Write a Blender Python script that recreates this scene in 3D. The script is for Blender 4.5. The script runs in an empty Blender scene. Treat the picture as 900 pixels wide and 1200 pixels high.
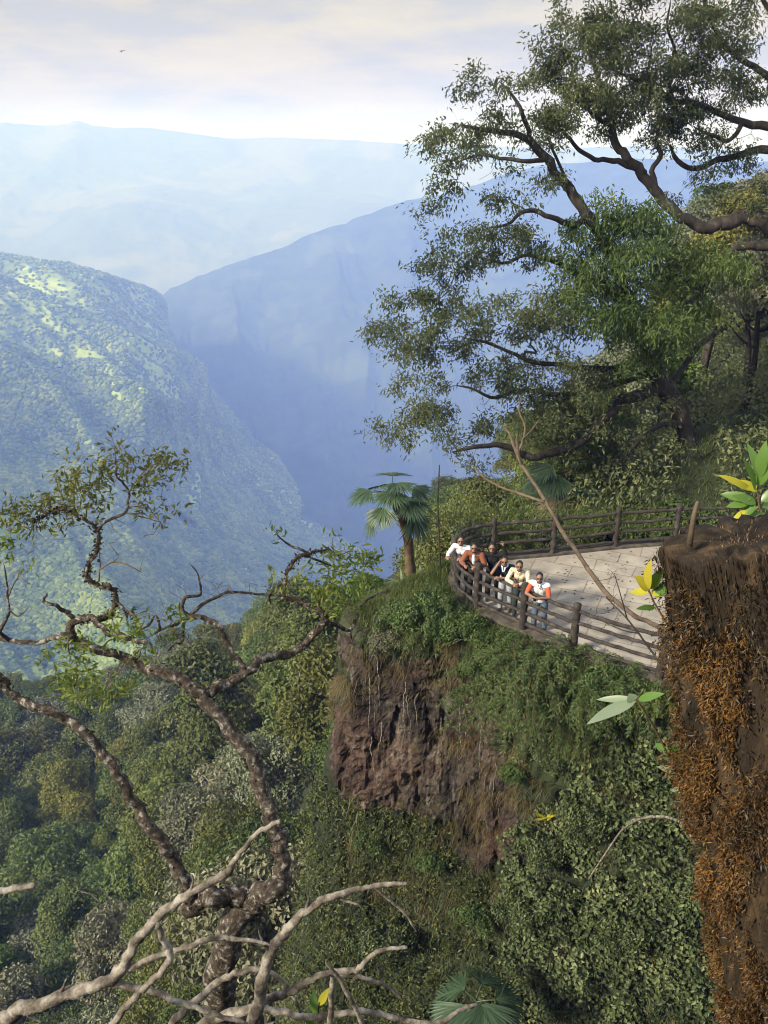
import bpy, bmesh, math, random
import numpy as np
from mathutils import Vector, Matrix

R = math.radians
S = bpy.context.scene
COL = S.collection

# ------------------------------------------------------------------ camera
CAMZ, PITCH, F = 11.0, R(23.5), 1000.0          # photo is 900 x 1200, focal length in its pixels
cam_data = bpy.data.cameras.new('camera')
cam_data.sensor_fit = 'VERTICAL'
cam_data.sensor_height = 24.0
cam_data.lens = F / 1200.0 * 24.0
cam_data.clip_start = 0.05
cam_data.clip_end = 40000.0
cam = bpy.data.objects.new('camera', cam_data)
COL.objects.link(cam)
cam.location = (0, 0, CAMZ)
cam.rotation_euler = (R(90) - PITCH, 0, 0)
S.camera = cam

# ------------------------------------------------------------------ sky, sun, exposure
SUN_EL, SUN_AZ = R(30), R(-120)                  # azimuth from +Y (view direction), negative = left
sun_dir = Vector((math.sin(SUN_AZ) * math.cos(SUN_EL), math.cos(SUN_AZ) * math.cos(SUN_EL), math.sin(SUN_EL)))
sd = bpy.data.lights.new('sun', 'SUN')
sd.energy = 4.7
sd.angle = R(6.0)
sd.color = (1.0, 0.93, 0.82)
sun = bpy.data.objects.new('sun', sd)
COL.objects.link(sun)
sun.rotation_euler = sun_dir.to_track_quat('Z', 'Y').to_euler()

W = bpy.data.worlds.new('World')
S.world = W
W.use_nodes = True
nt = W.node_tree
nt.nodes.clear()
def wn(t, **k):
    n = nt.nodes.new(t)
    for a, b in k.items(): setattr(n, a, b)
    return n
sky = wn('ShaderNodeTexSky', sky_type='NISHITA', sun_disc=False)
sky.sun_elevation = SUN_EL
sky.sun_rotation = SUN_AZ
sky.dust_density = 1.0
tc = wn('ShaderNodeTexCoord')
mp = wn('ShaderNodeMapping'); mp.inputs['Scale'].default_value = (3.2, 3.2, 15.0); mp.inputs['Location'].default_value = (3.1, 0.4, 1.95)
ns = wn('ShaderNodeTexNoise'); ns.inputs['Scale'].default_value = 1.6; ns.inputs['Detail'].default_value = 7; ns.inputs['Roughness'].default_value = 0.55
rp = wn('ShaderNodeValToRGB')
rp.color_ramp.elements[0].position = 0.40; rp.color_ramp.elements[0].color = (3.9, 3.6, 2.4, 1)
rp.color_ramp.elements[1].position = 0.62; rp.color_ramp.elements[1].color = (5.75, 4.85, 2.1, 1)
e = rp.color_ramp.elements.new(0.50); e.color = (5.0, 4.3, 2.1, 1)
# cloud veil: thick near the horizon, opening a little overhead
sx = wn('ShaderNodeSeparateXYZ')
mr = wn('ShaderNodeMapRange'); mr.inputs['From Min'].default_value = 0.0; mr.inputs['From Max'].default_value = 0.5
mr.inputs['To Min'].default_value = 0.99; mr.inputs['To Max'].default_value = 0.5
mx = wn('ShaderNodeMix', data_type='RGBA')
bg = wn('ShaderNodeBackground'); bg.inputs['Strength'].default_value = 0.095
out = wn('ShaderNodeOutputWorld')
L = nt.links.new
L(tc.outputs['Generated'], mp.inputs['Vector']); L(mp.outputs[0], ns.inputs['Vector']); 
cb = wn('ShaderNodeMapRange'); cb.inputs['From Min'].default_value = 0.078; cb.inputs['From Max'].default_value = 0.12; cb.inputs['To Min'].default_value = 0.035; cb.inputs['To Max'].default_value = -0.055
ca = wn('ShaderNodeMath', operation='ADD'); L(sx.outputs['Z'], cb.inputs['Value']); L(ns.outputs['Fac'], ca.inputs[0]); L(cb.outputs[0], ca.inputs[1]); L(ca.outputs[0], rp.inputs['Fac'])
L(tc.outputs['Generated'], sx.inputs[0]); L(sx.outputs['Z'], mr.inputs['Value']); L(mr.outputs[0], mx.inputs['Factor'])
L(sky.outputs[0], mx.inputs['A']); zb = wn('ShaderNodeMapRange'); zb.inputs['From Min'].default_value = 0.16; zb.inputs['From Max'].default_value = 0.7; zb.inputs['To Min'].default_value = 1.0; zb.inputs['To Max'].default_value = 2.1
vs = wn('ShaderNodeVectorMath', operation='SCALE'); L(sx.outputs['Z'], zb.inputs['Value']); zn = wn('ShaderNodeMapRange'); zn.inputs['From Min'].default_value = 0.14; zn.inputs['From Max'].default_value = 0.32; nm = wn('ShaderNodeMix', data_type='RGBA'); nm.inputs['B'].default_value = (4.5, 4.65, 5.05, 1); L(sx.outputs['Z'], zn.inputs['Value']); L(zn.outputs[0], nm.inputs['Factor']); L(rp.outputs[0], nm.inputs['A']); L(nm.outputs['Result'], vs.inputs[0]); L(zb.outputs[0], vs.inputs['Scale']); L(vs.outputs[0], mx.inputs['B']); L(mx.outputs['Result'], bg.inputs['Color']); L(bg.outputs[0], out.inputs['Surface'])

S.view_settings.view_transform = 'Standard'
S.view_settings.look = 'None'
S.view_settings.exposure = 0.66
S.view_settings.gamma = 1.0
S.view_settings.use_curve_mapping = False
S.render.engine = 'CYCLES'
cy = S.cycles
cy.max_bounces = 5; cy.diffuse_bounces = 3; cy.glossy_bounces = 2; cy.transmission_bounces = 3
cy.volume_bounces = 4; cy.transparent_max_bounces = 8
cy.use_denoising = True
cy.caustics_reflective = False; cy.caustics_refractive = False
cy.sample_clamp_indirect = 4.0
cy.pixel_filter_type = 'BLACKMAN_HARRIS'; cy.filter_width = 1.05

# ------------------------------------------------------------------ maths helpers
cp, sp = math.cos(PITCH), math.sin(PITCH)
FWD = np.array([0, cp, -sp]); UP = np.array([0, sp, cp]); CAM = np.array([0, 0, CAMZ])

def P(px, py, Y):
    """point seen at photo pixel (px, py) whose ground distance ahead of the lens is Y metres"""
    d = FWD + np.array([1.0, 0, 0]) * (px - 450) / F + UP * (600 - py) / F
    return CAM + d * (Y / d[1])
def PZ(px, py, z):
    d = FWD + np.array([1.0, 0, 0]) * (px - 450) / F + UP * (600 - py) / F
    return CAM + d * ((z - CAMZ) / d[2])
def depth(p):
    return float(np.dot(np.asarray(p) - CAM, FWD))
def proj(p):
    q = np.asarray(p, float) - CAM
    dd = q @ FWD
    return np.stack([450 + F * q[..., 0] / dd, 600 - F * (q @ UP) / dd, dd], -1)

def _h(ix, iy, iz, seed):
    n = (ix.astype(np.int64) * 374761393 + iy.astype(np.int64) * 668265263 + iz.astype(np.int64) * 2147483647 + seed * 974711) & 0x7fffffff
    n = ((n ^ (n >> 13)) * 1274126177) & 0x7fffffff
    n = (n ^ (n >> 16)) & 0xffff
    return n / 65535.0
def vnoise(p, seed=0):
    p = np.asarray(p, float)
    i = np.floor(p).astype(np.int64); f = p - i
    u = f * f * (3 - 2 * f)
    r = 0
    for a in (0, 1):
        for b in (0, 1):
            for c in (0, 1):
                w = (u[:, 0] if a else 1 - u[:, 0]) * (u[:, 1] if b else 1 - u[:, 1]) * (u[:, 2] if c else 1 - u[:, 2])
                r = r + w * _h(i[:, 0] + a, i[:, 1] + b, i[:, 2] + c, seed)
    return r
def fbm(p, seed=0, oct=4, gain=0.5, ridged=False):
    r = 0; a = 1; t = 0; p = np.asarray(p, float)
    for o in range(oct):
        n = vnoise(p, seed + o * 17)
        if ridged: n = 1 - np.abs(2 * n - 1)
        r = r + a * n; t += a; a *= gain; p = p * 2.03 + 11.7
    return r / t

def inpoly(x, y, poly):
    poly = np.asarray(poly, float); r = np.zeros(len(x), bool); j = len(poly) - 1
    for i in range(len(poly)):
        xi, yi = poly[i]; xj, yj = poly[j]
        c = ((yi > y) != (yj > y)) & (x < (xj - xi) * (y - yi) / (yj - yi + 1e-12) + xi)
        r ^= c; j = i
    return r
def unit(v):
    return v / (np.linalg.norm(v, axis=-1, keepdims=True) + 1e-12)
def interp(pts, n, smooth=True):
    """resample a control polyline (any columns) to n points, Catmull-Rom"""
    pts = np.asarray(pts, float); m = len(pts)
    t = np.linspace(0, m - 1, n); i = np.clip(np.floor(t).astype(int), 0, m - 2); f = (t - i)[:, None]
    if not smooth or m < 3: return pts[i] * (1 - f) + pts[i + 1] * f
    p0 = pts[np.clip(i - 1, 0, m - 1)]; p1 = pts[i]; p2 = pts[i + 1]; p3 = pts[np.clip(i + 2, 0, m - 1)]
    return 0.5 * (2 * p1 + (p2 - p0) * f + (2 * p0 - 5 * p1 + 4 * p2 - p3) * f * f + (3 * p1 - p0 - 3 * p2 + p3) * f ** 3)

# ------------------------------------------------------------------ mesh helpers
class MB:
    """collects vertices and faces; build() links them as one mesh object"""
    def __init__(s): s.v = []; s.q = []; s.t = []; s.qm = []; s.tm = []; s.n = 0
    def add(s, v, q=None, t=None, mat=0):
        v = np.asarray(v, float).reshape(-1, 3)
        if q is not None and len(q): s.q.append(np.asarray(q, np.int64).reshape(-1, 4) + s.n); s.qm.append(np.full(len(s.q[-1]), mat))
        if t is not None and len(t): s.t.append(np.asarray(t, np.int64).reshape(-1, 3) + s.n); s.tm.append(np.full(len(s.t[-1]), mat))
        s.v.append(v); s.n += len(v)
    def mesh(s, name, mats, smooth=True):
        v = np.concatenate(s.v) if s.v else np.zeros((0, 3))
        q = np.concatenate(s.q) if s.q else np.zeros((0, 4), np.int64)
        t = np.concatenate(s.t) if s.t else np.zeros((0, 3), np.int64)
        me = bpy.data.meshes.new(name)
        me.vertices.add(len(v)); me.vertices.foreach_set('co', v.astype(np.float32).ravel())
        nl = q.size + t.size; me.loops.add(nl)
        me.loops.foreach_set('vertex_index', np.concatenate([q.ravel(), t.ravel()]).astype(np.int32))
        me.polygons.add(len(q) + len(t))
        st = np.concatenate([np.arange(len(q)) * 4, q.size + np.arange(len(t)) * 3]).astype(np.int32)
        me.polygons.foreach_set('loop_start', st)
        mi = np.concatenate((s.qm or [np.zeros(0)]) + (s.tm or [np.zeros(0)])).astype(np.int32)
        for m in (mats if isinstance(mats, (list, tuple)) else [mats]): me.materials.append(m)
        me.update(calc_edges=True)
        if len(mi): me.polygons.foreach_set('material_index', mi)
        me.polygons.foreach_set('use_smooth', np.full(len(q) + len(t), smooth))
        me.update()
        return me
    def build(s, name, mats, parent=None, smooth=True):
        return link(name, s.mesh(name, mats, smooth), parent)
def link(name, me, parent=None):
    o = bpy.data.objects.new(name, me); COL.objects.link(o)
    if parent is not None: o.parent = parent
    return o
def tag(o, label=None, cat=None, group=None, kind=None):
    if label: o['label'] = label
    if cat: o['category'] = cat
    if group: o['group'] = group
    if kind: o['kind'] = kind
    return o
def thing(name, label, cat, loc=(0, 0, 0), group=None):
    o = bpy.data.objects.new(name, None); COL.objects.link(o); o.location = loc; o.empty_display_size = 0.2
    return tag(o, label, cat, group)
def copy_tree(o, parent=None):
    c = o.copy(); COL.objects.link(c)
    if parent is not None: c.parent = parent
    for ch in [x for x in o.children]: copy_tree(ch, c)
    return c

def tube(mb, pts, rad, sides=6, mat=0, cap=True, rough=0.0, seed=0):
    pts = np.asarray(pts, float); n = len(pts)
    rad = np.broadcast_to(np.asarray(rad, float), (n,)).copy()
    tg = unit(np.gradient(pts, axis=0))
    a = np.array([0, 0, 1.0]) if abs(tg[0][2]) < 0.9 else np.array([1.0, 0, 0])
    u = np.zeros((n, 3)); c = unit(np.cross(tg[0], a)); u[0] = c
    for i in range(1, n):
        c = c - tg[i] * np.dot(c, tg[i]); c = c / (np.linalg.norm(c) + 1e-12); u[i] = c
    w = np.cross(tg, u)
    an = np.arange(sides) * 2 * math.pi / sides
    rr = rad[:, None] * np.ones((1, sides))
    V = pts[:, None] + rr[..., None] * (np.cos(an)[None, :, None] * u[:, None] + np.sin(an)[None, :, None] * w[:, None])
    if rough:
        flat = V.reshape(-1, 3); k = 1.2 / (rad.mean() + 1e-6)
        d = (fbm(flat * k, seed, 3) - 0.5) * 2 * rough
        V = V + (V - pts[:, None]) * d.reshape(n, sides)[..., None]
    i = np.arange(n - 1)[:, None] * sides; j = np.arange(sides)[None]; k2 = (j + 1) % sides
    q = np.stack([i + j, i + k2, i + sides + k2, i + sides + j], -1).reshape(-1, 4)
    t = []
    V = V.reshape(-1, 3)
    if cap:
        b = len(V); V = np.concatenate([V, pts[:1], pts[-1:] + tg[-1:] * rad[-1] * 0.5])
        t = [(b, (s + 1) % sides, s) for s in range(sides)] + [(b + 1, (n - 1) * sides + s, (n - 1) * sides + (s + 1) % sides) for s in range(sides)]
    mb.add(V, q, t, mat)

def rand_dirs(rng, n):
    return unit(rng.normal(size=(n, 3)))
def leaves(mb, c, d, nrm, Ln, Wd, mat=0, fold=0.0):
    """one diamond-shaped leaf per row: base c, along d, facing nrm"""
    c = np.asarray(c); n = len(c)
    d = unit(d); s = unit(np.cross(d, nrm)); nn = np.cross(s, d)
    Ln = np.broadcast_to(Ln, (n,))[:, None]; Wd = np.broadcast_to(Wd, (n,))[:, None]
    m = c + d * Ln * 0.45
    v = np.stack([c, m + s * Wd * 0.5 + nn * Wd * fold, c + d * Ln - nn * Ln * 0.08, m - s * Wd * 0.5 + nn * Wd * fold], 1)
    q = np.arange(n)[:, None] * 4 + np.array([[0, 1, 2, 3]])
    mb.add(v, q, None, mat)
def blade(mb, base, d, nrm, Ln, Wd, droop=0.2, n=6, mat=0, fold=0.15, shape='leaf'):
    """broad leaf with a midrib fold and a drooping tip"""
    d = np.asarray(d, float); d = d / np.linalg.norm(d); nrm = np.asarray(nrm, float)
    s = np.cross(d, nrm); s /= np.linalg.norm(s) + 1e-9; nn = np.cross(s, d)
    t = np.linspace(0, 1, n)
    w = Wd * 0.5 * (np.sin(math.pi * np.clip(t, 0, 1) ** 0.8) ** 0.8 if shape == 'leaf' else (1 - t) ** 0.6 * np.clip(t * 8 + .5, 0, 1))
    w = np.maximum(w, Wd * 0.02)
    mid = np.asarray(base)[None] + d[None] * (t * Ln)[:, None] + nn[None] * (-droop * Ln * t ** 2)[:, None]
    lf = mid + s * w[:, None] + nn * (fold * w)[:, None]; rt = mid - s * w[:, None] + nn * (fold * w)[:, None]
    v = np.stack([lf, mid, rt], 1).reshape(-1, 3)
    q = []
    for i in range(n - 1):
        a = i * 3
        q += [(a, a + 1, a + 4, a + 3), (a + 1, a + 2, a + 5, a + 4)]
    mb.add(v, q, None, mat)

# ------------------------------------------------------------------ materials
def newmat(name):
    m = bpy.data.materials.new(name); m.use_nodes = True; m.node_tree.nodes.clear()
    return m, m.node_tree.nodes, m.node_tree.links.new
def ramp(N, stops):
    r = N.new('ShaderNodeValToRGB'); e = r.color_ramp.elements
    e[0].position = stops[0][0]; e[0].color = (*stops[0][1], 1)
    e[1].position = stops[-1][0]; e[1].color = (*stops[-1][1], 1)
    for p, c in stops[1:-1]:
        x = e.new(p); x.color = (*c, 1)
    return r
def noise(N, l, scale, detail=5, rough=0.55, stretch=None, vec='Object', dist=0.0):
    t = N.new('ShaderNodeTexCoord'); n = N.new('ShaderNodeTexNoise')
    n.inputs['Scale'].default_value = scale; n.inputs['Detail'].default_value = detail; n.inputs['Roughness'].default_value = rough
    n.inputs['Distortion'].default_value = dist
    if stretch:
        m = N.new('ShaderNodeMapping'); m.inputs['Scale'].default_value = stretch
        l(t.outputs[vec], m.inputs['Vector']); l(m.outputs[0], n.inputs['Vector'])
    else: l(t.outputs[vec], n.inputs['Vector'])
    return n
def leaf_mat(name, cols, trans=0.3, rough=0.5, spec=0.3, per_object=0.0, clump=0.5, hue=0.0):
    """leaf colours spread over cols per leaf, with clump-sized and per-plant variation"""
    m, N, l = newmat(name)
    g = N.new('ShaderNodeNewGeometry'); oi = N.new('ShaderNodeObjectInfo')
    nz = noise(N, l, clump, 2)
    a = N.new('ShaderNodeMath'); a.operation = 'MULTIPLY_ADD'; a.inputs[1].default_value = 0.55
    l(g.outputs['Random Per Island'], a.inputs[0])
    b = N.new('ShaderNodeMath'); b.operation = 'MULTIPLY_ADD'; b.inputs[1].default_value = 1.3; b.inputs[2].default_value = -0.43
    l(nz.outputs['Fac'], b.inputs[0]); l(b.outputs[0], a.inputs[2])
    r = ramp(N, [(i / (len(cols) - 1), c) for i, c in enumerate(cols)])
    l(a.outputs[0], r.inputs['Fac'])
    colout = r.outputs['Color']
    if per_object:
        hs = N.new('ShaderNodeHueSaturation')
        v = N.new('ShaderNodeMapRange'); v.inputs['To Min'].default_value = 1 - per_object; v.inputs['To Max'].default_value = 1 + per_object
        l(oi.outputs['Random'], v.inputs['Value']); l(v.outputs[0], hs.inputs['Value'])
        h = N.new('ShaderNodeMapRange'); h.inputs['To Min'].default_value = 0.5 - 0.035; h.inputs['To Max'].default_value = 0.5 + 0.03
        w = N.new('ShaderNodeMath'); w.operation = 'MULTIPLY'; w.inputs[1].default_value = 7.13
        w2 = N.new('ShaderNodeMath'); w2.operation = 'FRACT'
        l(oi.outputs['Random'], w.inputs[0]); l(w.outputs[0], w2.inputs[0]); l(w2.outputs[0], h.inputs['Value']); l(h.outputs[0], hs.inputs['Hue'])
        l(colout, hs.inputs['Color']); colout = hs.outputs['Color']
    p = N.new('ShaderNodeBsdfPrincipled'); p.inputs['Roughness'].default_value = rough; p.inputs['Specular IOR Level'].default_value = spec
    l(colout, p.inputs['Base Color'])
    t = N.new('ShaderNodeBsdfTranslucent'); l(colout, t.inputs['Color'])
    mx = N.new('ShaderNodeMixShader'); mx.inputs[0].default_value = trans
    o = N.new('ShaderNodeOutputMaterial')
    l(p.outputs[0], mx.inputs[1]); l(t.outputs[0], mx.inputs[2]); l(mx.outputs[0], o.inputs['Surface'])
    return m
def rough_mat(name, stops, scale=3.0, bump=0.3, bscale=None, rough=0.85, stretch=None, detail=6, spec=0.25, dist=0.0, bdist=0.02, vec='Object'):
    m, N, l = newmat(name)
    n = noise(N, l, scale, detail, 0.6, stretch, vec, dist); r = ramp(N, stops); l(n.outputs['Fac'], r.inputs['Fac'])
    p = N.new('ShaderNodeBsdfPrincipled'); p.inputs['Roughness'].default_value = rough; p.inputs['Specular IOR Level'].default_value = spec
    l(r.outputs['Color'], p.inputs['Base Color'])
    if bump:
        n2 = noise(N, l, bscale or scale * 4, 6, 0.65, stretch, vec); bp = N.new('ShaderNodeBump'); bp.inputs['Strength'].default_value = bump; bp.inputs['Distance'].default_value = bdist
        l(n2.outputs['Fac'], bp.inputs['Height']); l(bp.outputs[0], p.inputs['Normal'])
    o = N.new('ShaderNodeOutputMaterial'); l(p.outputs[0], o.inputs['Surface'])
    return m
def plain(name, c, rough=0.7, spec=0.3, var=0.15, scale=20):
    lo = tuple(x * (1 - var) for x in c); hi = tuple(min(1, x * (1 + var)) for x in c)
    return rough_mat(name, [(0.3, lo), (0.7, hi)], scale, 0.15, rough=rough, spec=spec, bdist=0.005)

M = {}
M['leaf_dark'] = leaf_mat('leaf dark', [(.04, .057, .014), (.096, .122, .03), (.195, .215, .06)], .25, per_object=.3, clump=.35)
M['leaf_mid'] = leaf_mat('leaf mid', [(.048, .074, .015), (.11, .145, .032), (.21, .24, .064)], .28, per_object=.28, clump=.35)
M['leaf_yellow'] = leaf_mat('leaf yellow green', [(.08, .10, .016), (.17, .18, .036), (.28, .275, .07)], .3, per_object=.18, clump=.4)
M['leaf_grey'] = leaf_mat('leaf grey green', [(.055, .066, .03), (.135, .148, .078), (.26, .265, .165)], .2, per_object=.2, clump=.4, spec=.5)
M['leaf_tree'] = leaf_mat('leaf tall tree', [(.03, .044, .017), (.075, .095, .036), (.16, .175, .075)], .3, clump=.25)
M['leaf_bright'] = leaf_mat('leaf fresh green', [(.03, .052, .013), (.075, .115, .028), (.15, .195, .055)], .35, clump=.5)
M['leaf_ivy'] = leaf_mat('leaf ivy', [(.014, .024, .009), (.038, .056, .018), (.095, .12, .045), (.24, .26, .12)], .15, rough=.55, spec=.4, clump=.9)
M['leaf_fern'] = leaf_mat('leaf fern', [(.036, .062, .015), (.08, .125, .036), (.16, .205, .07)], .3, clump=.8)
M['leaf_gnarl'] = leaf_mat('leaf young olive', [(.06, .10, .015), (.13, .18, .03), (.24, .27, .06)], .4, clump=1.2)
M['leaf_gnarl_dark'] = leaf_mat('leaf olive', [(.05, .065, .015), (.11, .125, .03), (.22, .215, .06)], .3, clump=1.2)
M['leaf_under'] = leaf_mat('leaf undergrowth', [(.018, .026, .010), (.045, .06, .018), (.10, .115, .035), (.2, .19, .085)], .2, clump=1.1)
M['leaf_slope'] = leaf_mat('leaf slope scrub', [(.04, .055, .018), (.10, .12, .045), (.22, .22, .10)], .25, clump=.5)
M['palm'] = leaf_mat('palm leaf', [(.03, .06, .03), (.065, .11, .055), (.12, .17, .09)], .3, rough=.4, spec=.45, clump=.8)
M['palm_dead'] = rough_mat('palm dead leaf', [(.3, (.10, .075, .045)), (.7, (.24, .19, .12))], 8, .3)
M['drygrass'] = leaf_mat('dry grass', [(.06, .045, .017), (.13, .094, .04), (.22, .17, .08)], .25, clump=1.0)
M['grass'] = leaf_mat('green grass', [(.04, .07, .014), (.09, .12, .028), (.17, .18, .06)], .3, clump=1.0)
M['moss'] = leaf_mat('rust moss', [(.03, .017, .007), (.105, .052, .015), (.27, .135, .034)], .2, clump=4.0)
M['moss_dark'] = leaf_mat('brown moss', [(.012, .009, .005), (.036, .025, .012), (.10, .066, .03)], .15, clump=4.0)
M['sprig'] = leaf_mat('sprig leaf', [(.04, .10, .016), (.09, .18, .03), (.15, .25, .06)], .35, rough=.35, spec=.5, clump=3)
M['sprig_pale'] = leaf_mat('pale leaf', [(.10, .15, .09), (.2, .26, .16), (.3, .36, .24)], .3, rough=.4, spec=.5, clump=3)
M['sprig_yellow'] = leaf_mat('yellow leaf', [(.3, .32, .03), (.55, .5, .05), (.65, .5, .06)], .45, rough=.4, clump=5)
M['bark'] = rough_mat('bark', [(.3, (.015, .012, .010)), (.55, (.04, .032, .026)), (.75, (.10, .085, .07))], 4, .6, 14, stretch=(1, 1, .4))
M['bark_brown'] = rough_mat('bark brown', [(.3, (.05, .033, .02)), (.7, (.17, .11, .065))], 5, .5, 14)
M['bark_lichen'] = rough_mat('bark lichen', [(.34, (.02, .015, .011)), (.48, (.06, .045, .034)), (.56, (.11, .09, .072)), (.62, (.31, .295, .26)), (.72, (.07, .05, .036))], 17, .9, 40, detail=8, bdist=.03)
M['bark_dead'] = rough_mat('bark dead', [(.34, (.045, .036, .028)), (.48, (.15, .125, .10)), (.64, (.34, .305, .26))], 16, .9, 50, detail=8, bdist=.012)
M['wood_pole'] = rough_mat('weathered pole', [(.3, (.06, .042, .028)), (.7, (.15, .11, .075))], 7, .5, 30)
M['log'] = rough_mat('fence log', [(.3, (.02, .016, .013)), (.55, (.05, .041, .036)), (.78, (.105, .09, .08))], 6, .6, 22)
M['soil'] = rough_mat('forest soil', [(.3, (.012, .018, .008)), (.6, (.03, .038, .016)), (.8, (.06, .05, .028))], .35, .6, 1.5, bdist=.2)

def rock_material():
    m, N, l = newmat('cliff rock')
    n1 = noise(N, l, 1.3, 10, .68, (1, 1, .38), dist=.3)
    r1 = ramp(N, [(.3, (.008, .007, .007)), (.42, (.022, .017, .016)), (.52, (.046, .036, .031)), (.6, (.085, .066, .056)), (.7, (.2, .17, .15))])
    n2 = noise(N, l, .45, 4, .5)
    r2 = ramp(N, [(.48, (0, 0, 0)), (.62, (1, 1, 1))])
    mx = N.new('ShaderNodeMix'); mx.data_type = 'RGBA'; mx.inputs['B'].default_value = (.12, .05, .03, 1)
    l(n1.outputs['Fac'], r1.inputs['Fac']); l(n2.outputs['Fac'], r2.inputs['Fac'])
    k = N.new('ShaderNodeMath'); k.operation = 'MULTIPLY'; k.inputs[1].default_value = .25
    l(r2.outputs['Color'], k.inputs[0]); l(k.outputs[0], mx.inputs['Factor']); l(r1.outputs['Color'], mx.inputs['A'])
    # mossy lichen stains
    n3 = noise(N, l, 1.7, 6, .6); r3 = ramp(N, [(.55, (0, 0, 0)), (.66, (1, 1, 1))]); l(n3.outputs['Fac'], r3.inputs['Fac'])
    k3 = N.new('ShaderNodeMath'); k3.operation = 'MULTIPLY'; k3.inputs[1].default_value = .6; l(r3.outputs['Color'], k3.inputs[0])
    m3 = N.new('ShaderNodeMix'); m3.data_type = 'RGBA'; m3.inputs['B'].default_value = (.06, .055, .022, 1)
    l(k3.outputs[0], m3.inputs['Factor']); l(mx.outputs['Result'], m3.inputs['A'])
    nf = noise(N, l, 7.5, 8, .72, (1, 1, .7)); rf = ramp(N, [(.36, (.35, .33, .32)), (.5, (.95, .93, .9)), (.66, (1.9, 1.85, 1.8))]); l(nf.outputs['Fac'], rf.inputs['Fac'])
    mf = N.new('ShaderNodeMix'); mf.data_type = 'RGBA'; mf.blend_type = 'MULTIPLY'; mf.inputs['Factor'].default_value = 1; l(m3.outputs['Result'], mf.inputs['A']); l(rf.outputs['Color'], mf.inputs['B'])
    # pale streaks where water has run down
    ns = noise(N, l, 1.0, 5, .6, (3.2, 3.2, .28)); rs_ = ramp(N, [(.60, (0, 0, 0)), (.68, (1, 1, 1))]); l(ns.outputs['Fac'], rs_.inputs['Fac'])
    ks = N.new('ShaderNodeMath'); ks.operation = 'MULTIPLY'; ks.inputs[1].default_value = .5; l(rs_.outputs['Color'], ks.inputs[0])
    ms = N.new('ShaderNodeMix'); ms.data_type = 'RGBA'; ms.inputs['B'].default_value = (.26, .235, .21, 1); l(ks.outputs[0], ms.inputs['Factor']); l(mf.outputs['Result'], ms.inputs['A'])
    p = N.new('ShaderNodeBsdfPrincipled'); p.inputs['Roughness'].default_value = .85; p.inputs['Specular IOR Level'].default_value = .3
    l(ms.outputs['Result'], p.inputs['Base Color'])
    nb = noise(N, l, 6.5, 10, .78, (1, 1, .5)); bp = N.new('ShaderNodeBump'); bp.inputs['Strength'].default_value = 1.0; bp.inputs['Distance'].default_value = .09
    l(nb.outputs['Fac'], bp.inputs['Height']); l(bp.outputs[0], p.inputs['Normal'])
    o = N.new('ShaderNodeOutputMaterial'); l(p.outputs[0], o.inputs['Surface'])
    return m
M['rock'] = rock_material()

def paving_material():
    m, N, l = newmat('stone paving')
    t = N.new('ShaderNodeTexCoord'); mp = N.new('ShaderNodeMapping'); mp.inputs['Rotation'].default_value = (0, 0, R(24))
    nz = N.new('ShaderNodeTexNoise'); nz.inputs['Scale'].default_value = .9; nz.inputs['Detail'].default_value = 3
    ad = N.new('ShaderNodeMix'); ad.data_type = 'VECTOR'; ad.inputs['Factor'].default_value = .12
    l(t.outputs['Object'], mp.inputs['Vector']); l(mp.outputs[0], nz.inputs['Vector']); l(mp.outputs[0], ad.inputs['A']); l(nz.outputs['Color'], ad.inputs['B'])
    b = N.new('ShaderNodeTexBrick'); b.inputs['Scale'].default_value = 1.0; b.inputs['Brick Width'].default_value = .95; b.inputs['Row Height'].default_value = .62
    b.inputs['Mortar Size'].default_value = .018; b.inputs['Mortar Smooth'].default_value = .3; b.inputs['Color1'].default_value = (.30, .27, .225, 1); b.inputs['Color2'].default_value = (.39, .35, .295, 1); b.inputs['Mortar'].default_value = (.22, .19, .155, 1)
    l(ad.outputs['Result'], b.inputs['Vector'])
    n2 = noise(N, l, 1.3, 8, .65); r2 = ramp(N, [(.3, (.58, .56, .54)), (.5, (.9, .88, .86)), (.7, (1.15, 1.13, 1.1))]); l(n2.outputs['Fac'], r2.inputs['Fac'])
    mu = N.new('ShaderNodeMix'); mu.data_type = 'RGBA'; mu.blend_type = 'MULTIPLY'; mu.inputs['Factor'].default_value = 1
    l(b.outputs['Color'], mu.inputs['A']); l(r2.outputs['Color'], mu.inputs['B'])
    p = N.new('ShaderNodeBsdfPrincipled'); p.inputs['Roughness'].default_value = .8
    l(mu.outputs['Result'], p.inputs['Base Color'])
    bp = N.new('ShaderNodeBump'); bp.inputs['Strength'].default_value = .5; bp.inputs['Distance'].default_value = .02
    l(n2.outputs['Fac'], bp.inputs['Height']); l(bp.outputs[0], p.inputs['Normal'])
    o = N.new('ShaderNodeOutputMaterial'); l(p.outputs[0], o.inputs['Surface'])
    return m
M['paving'] = paving_material()

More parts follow.
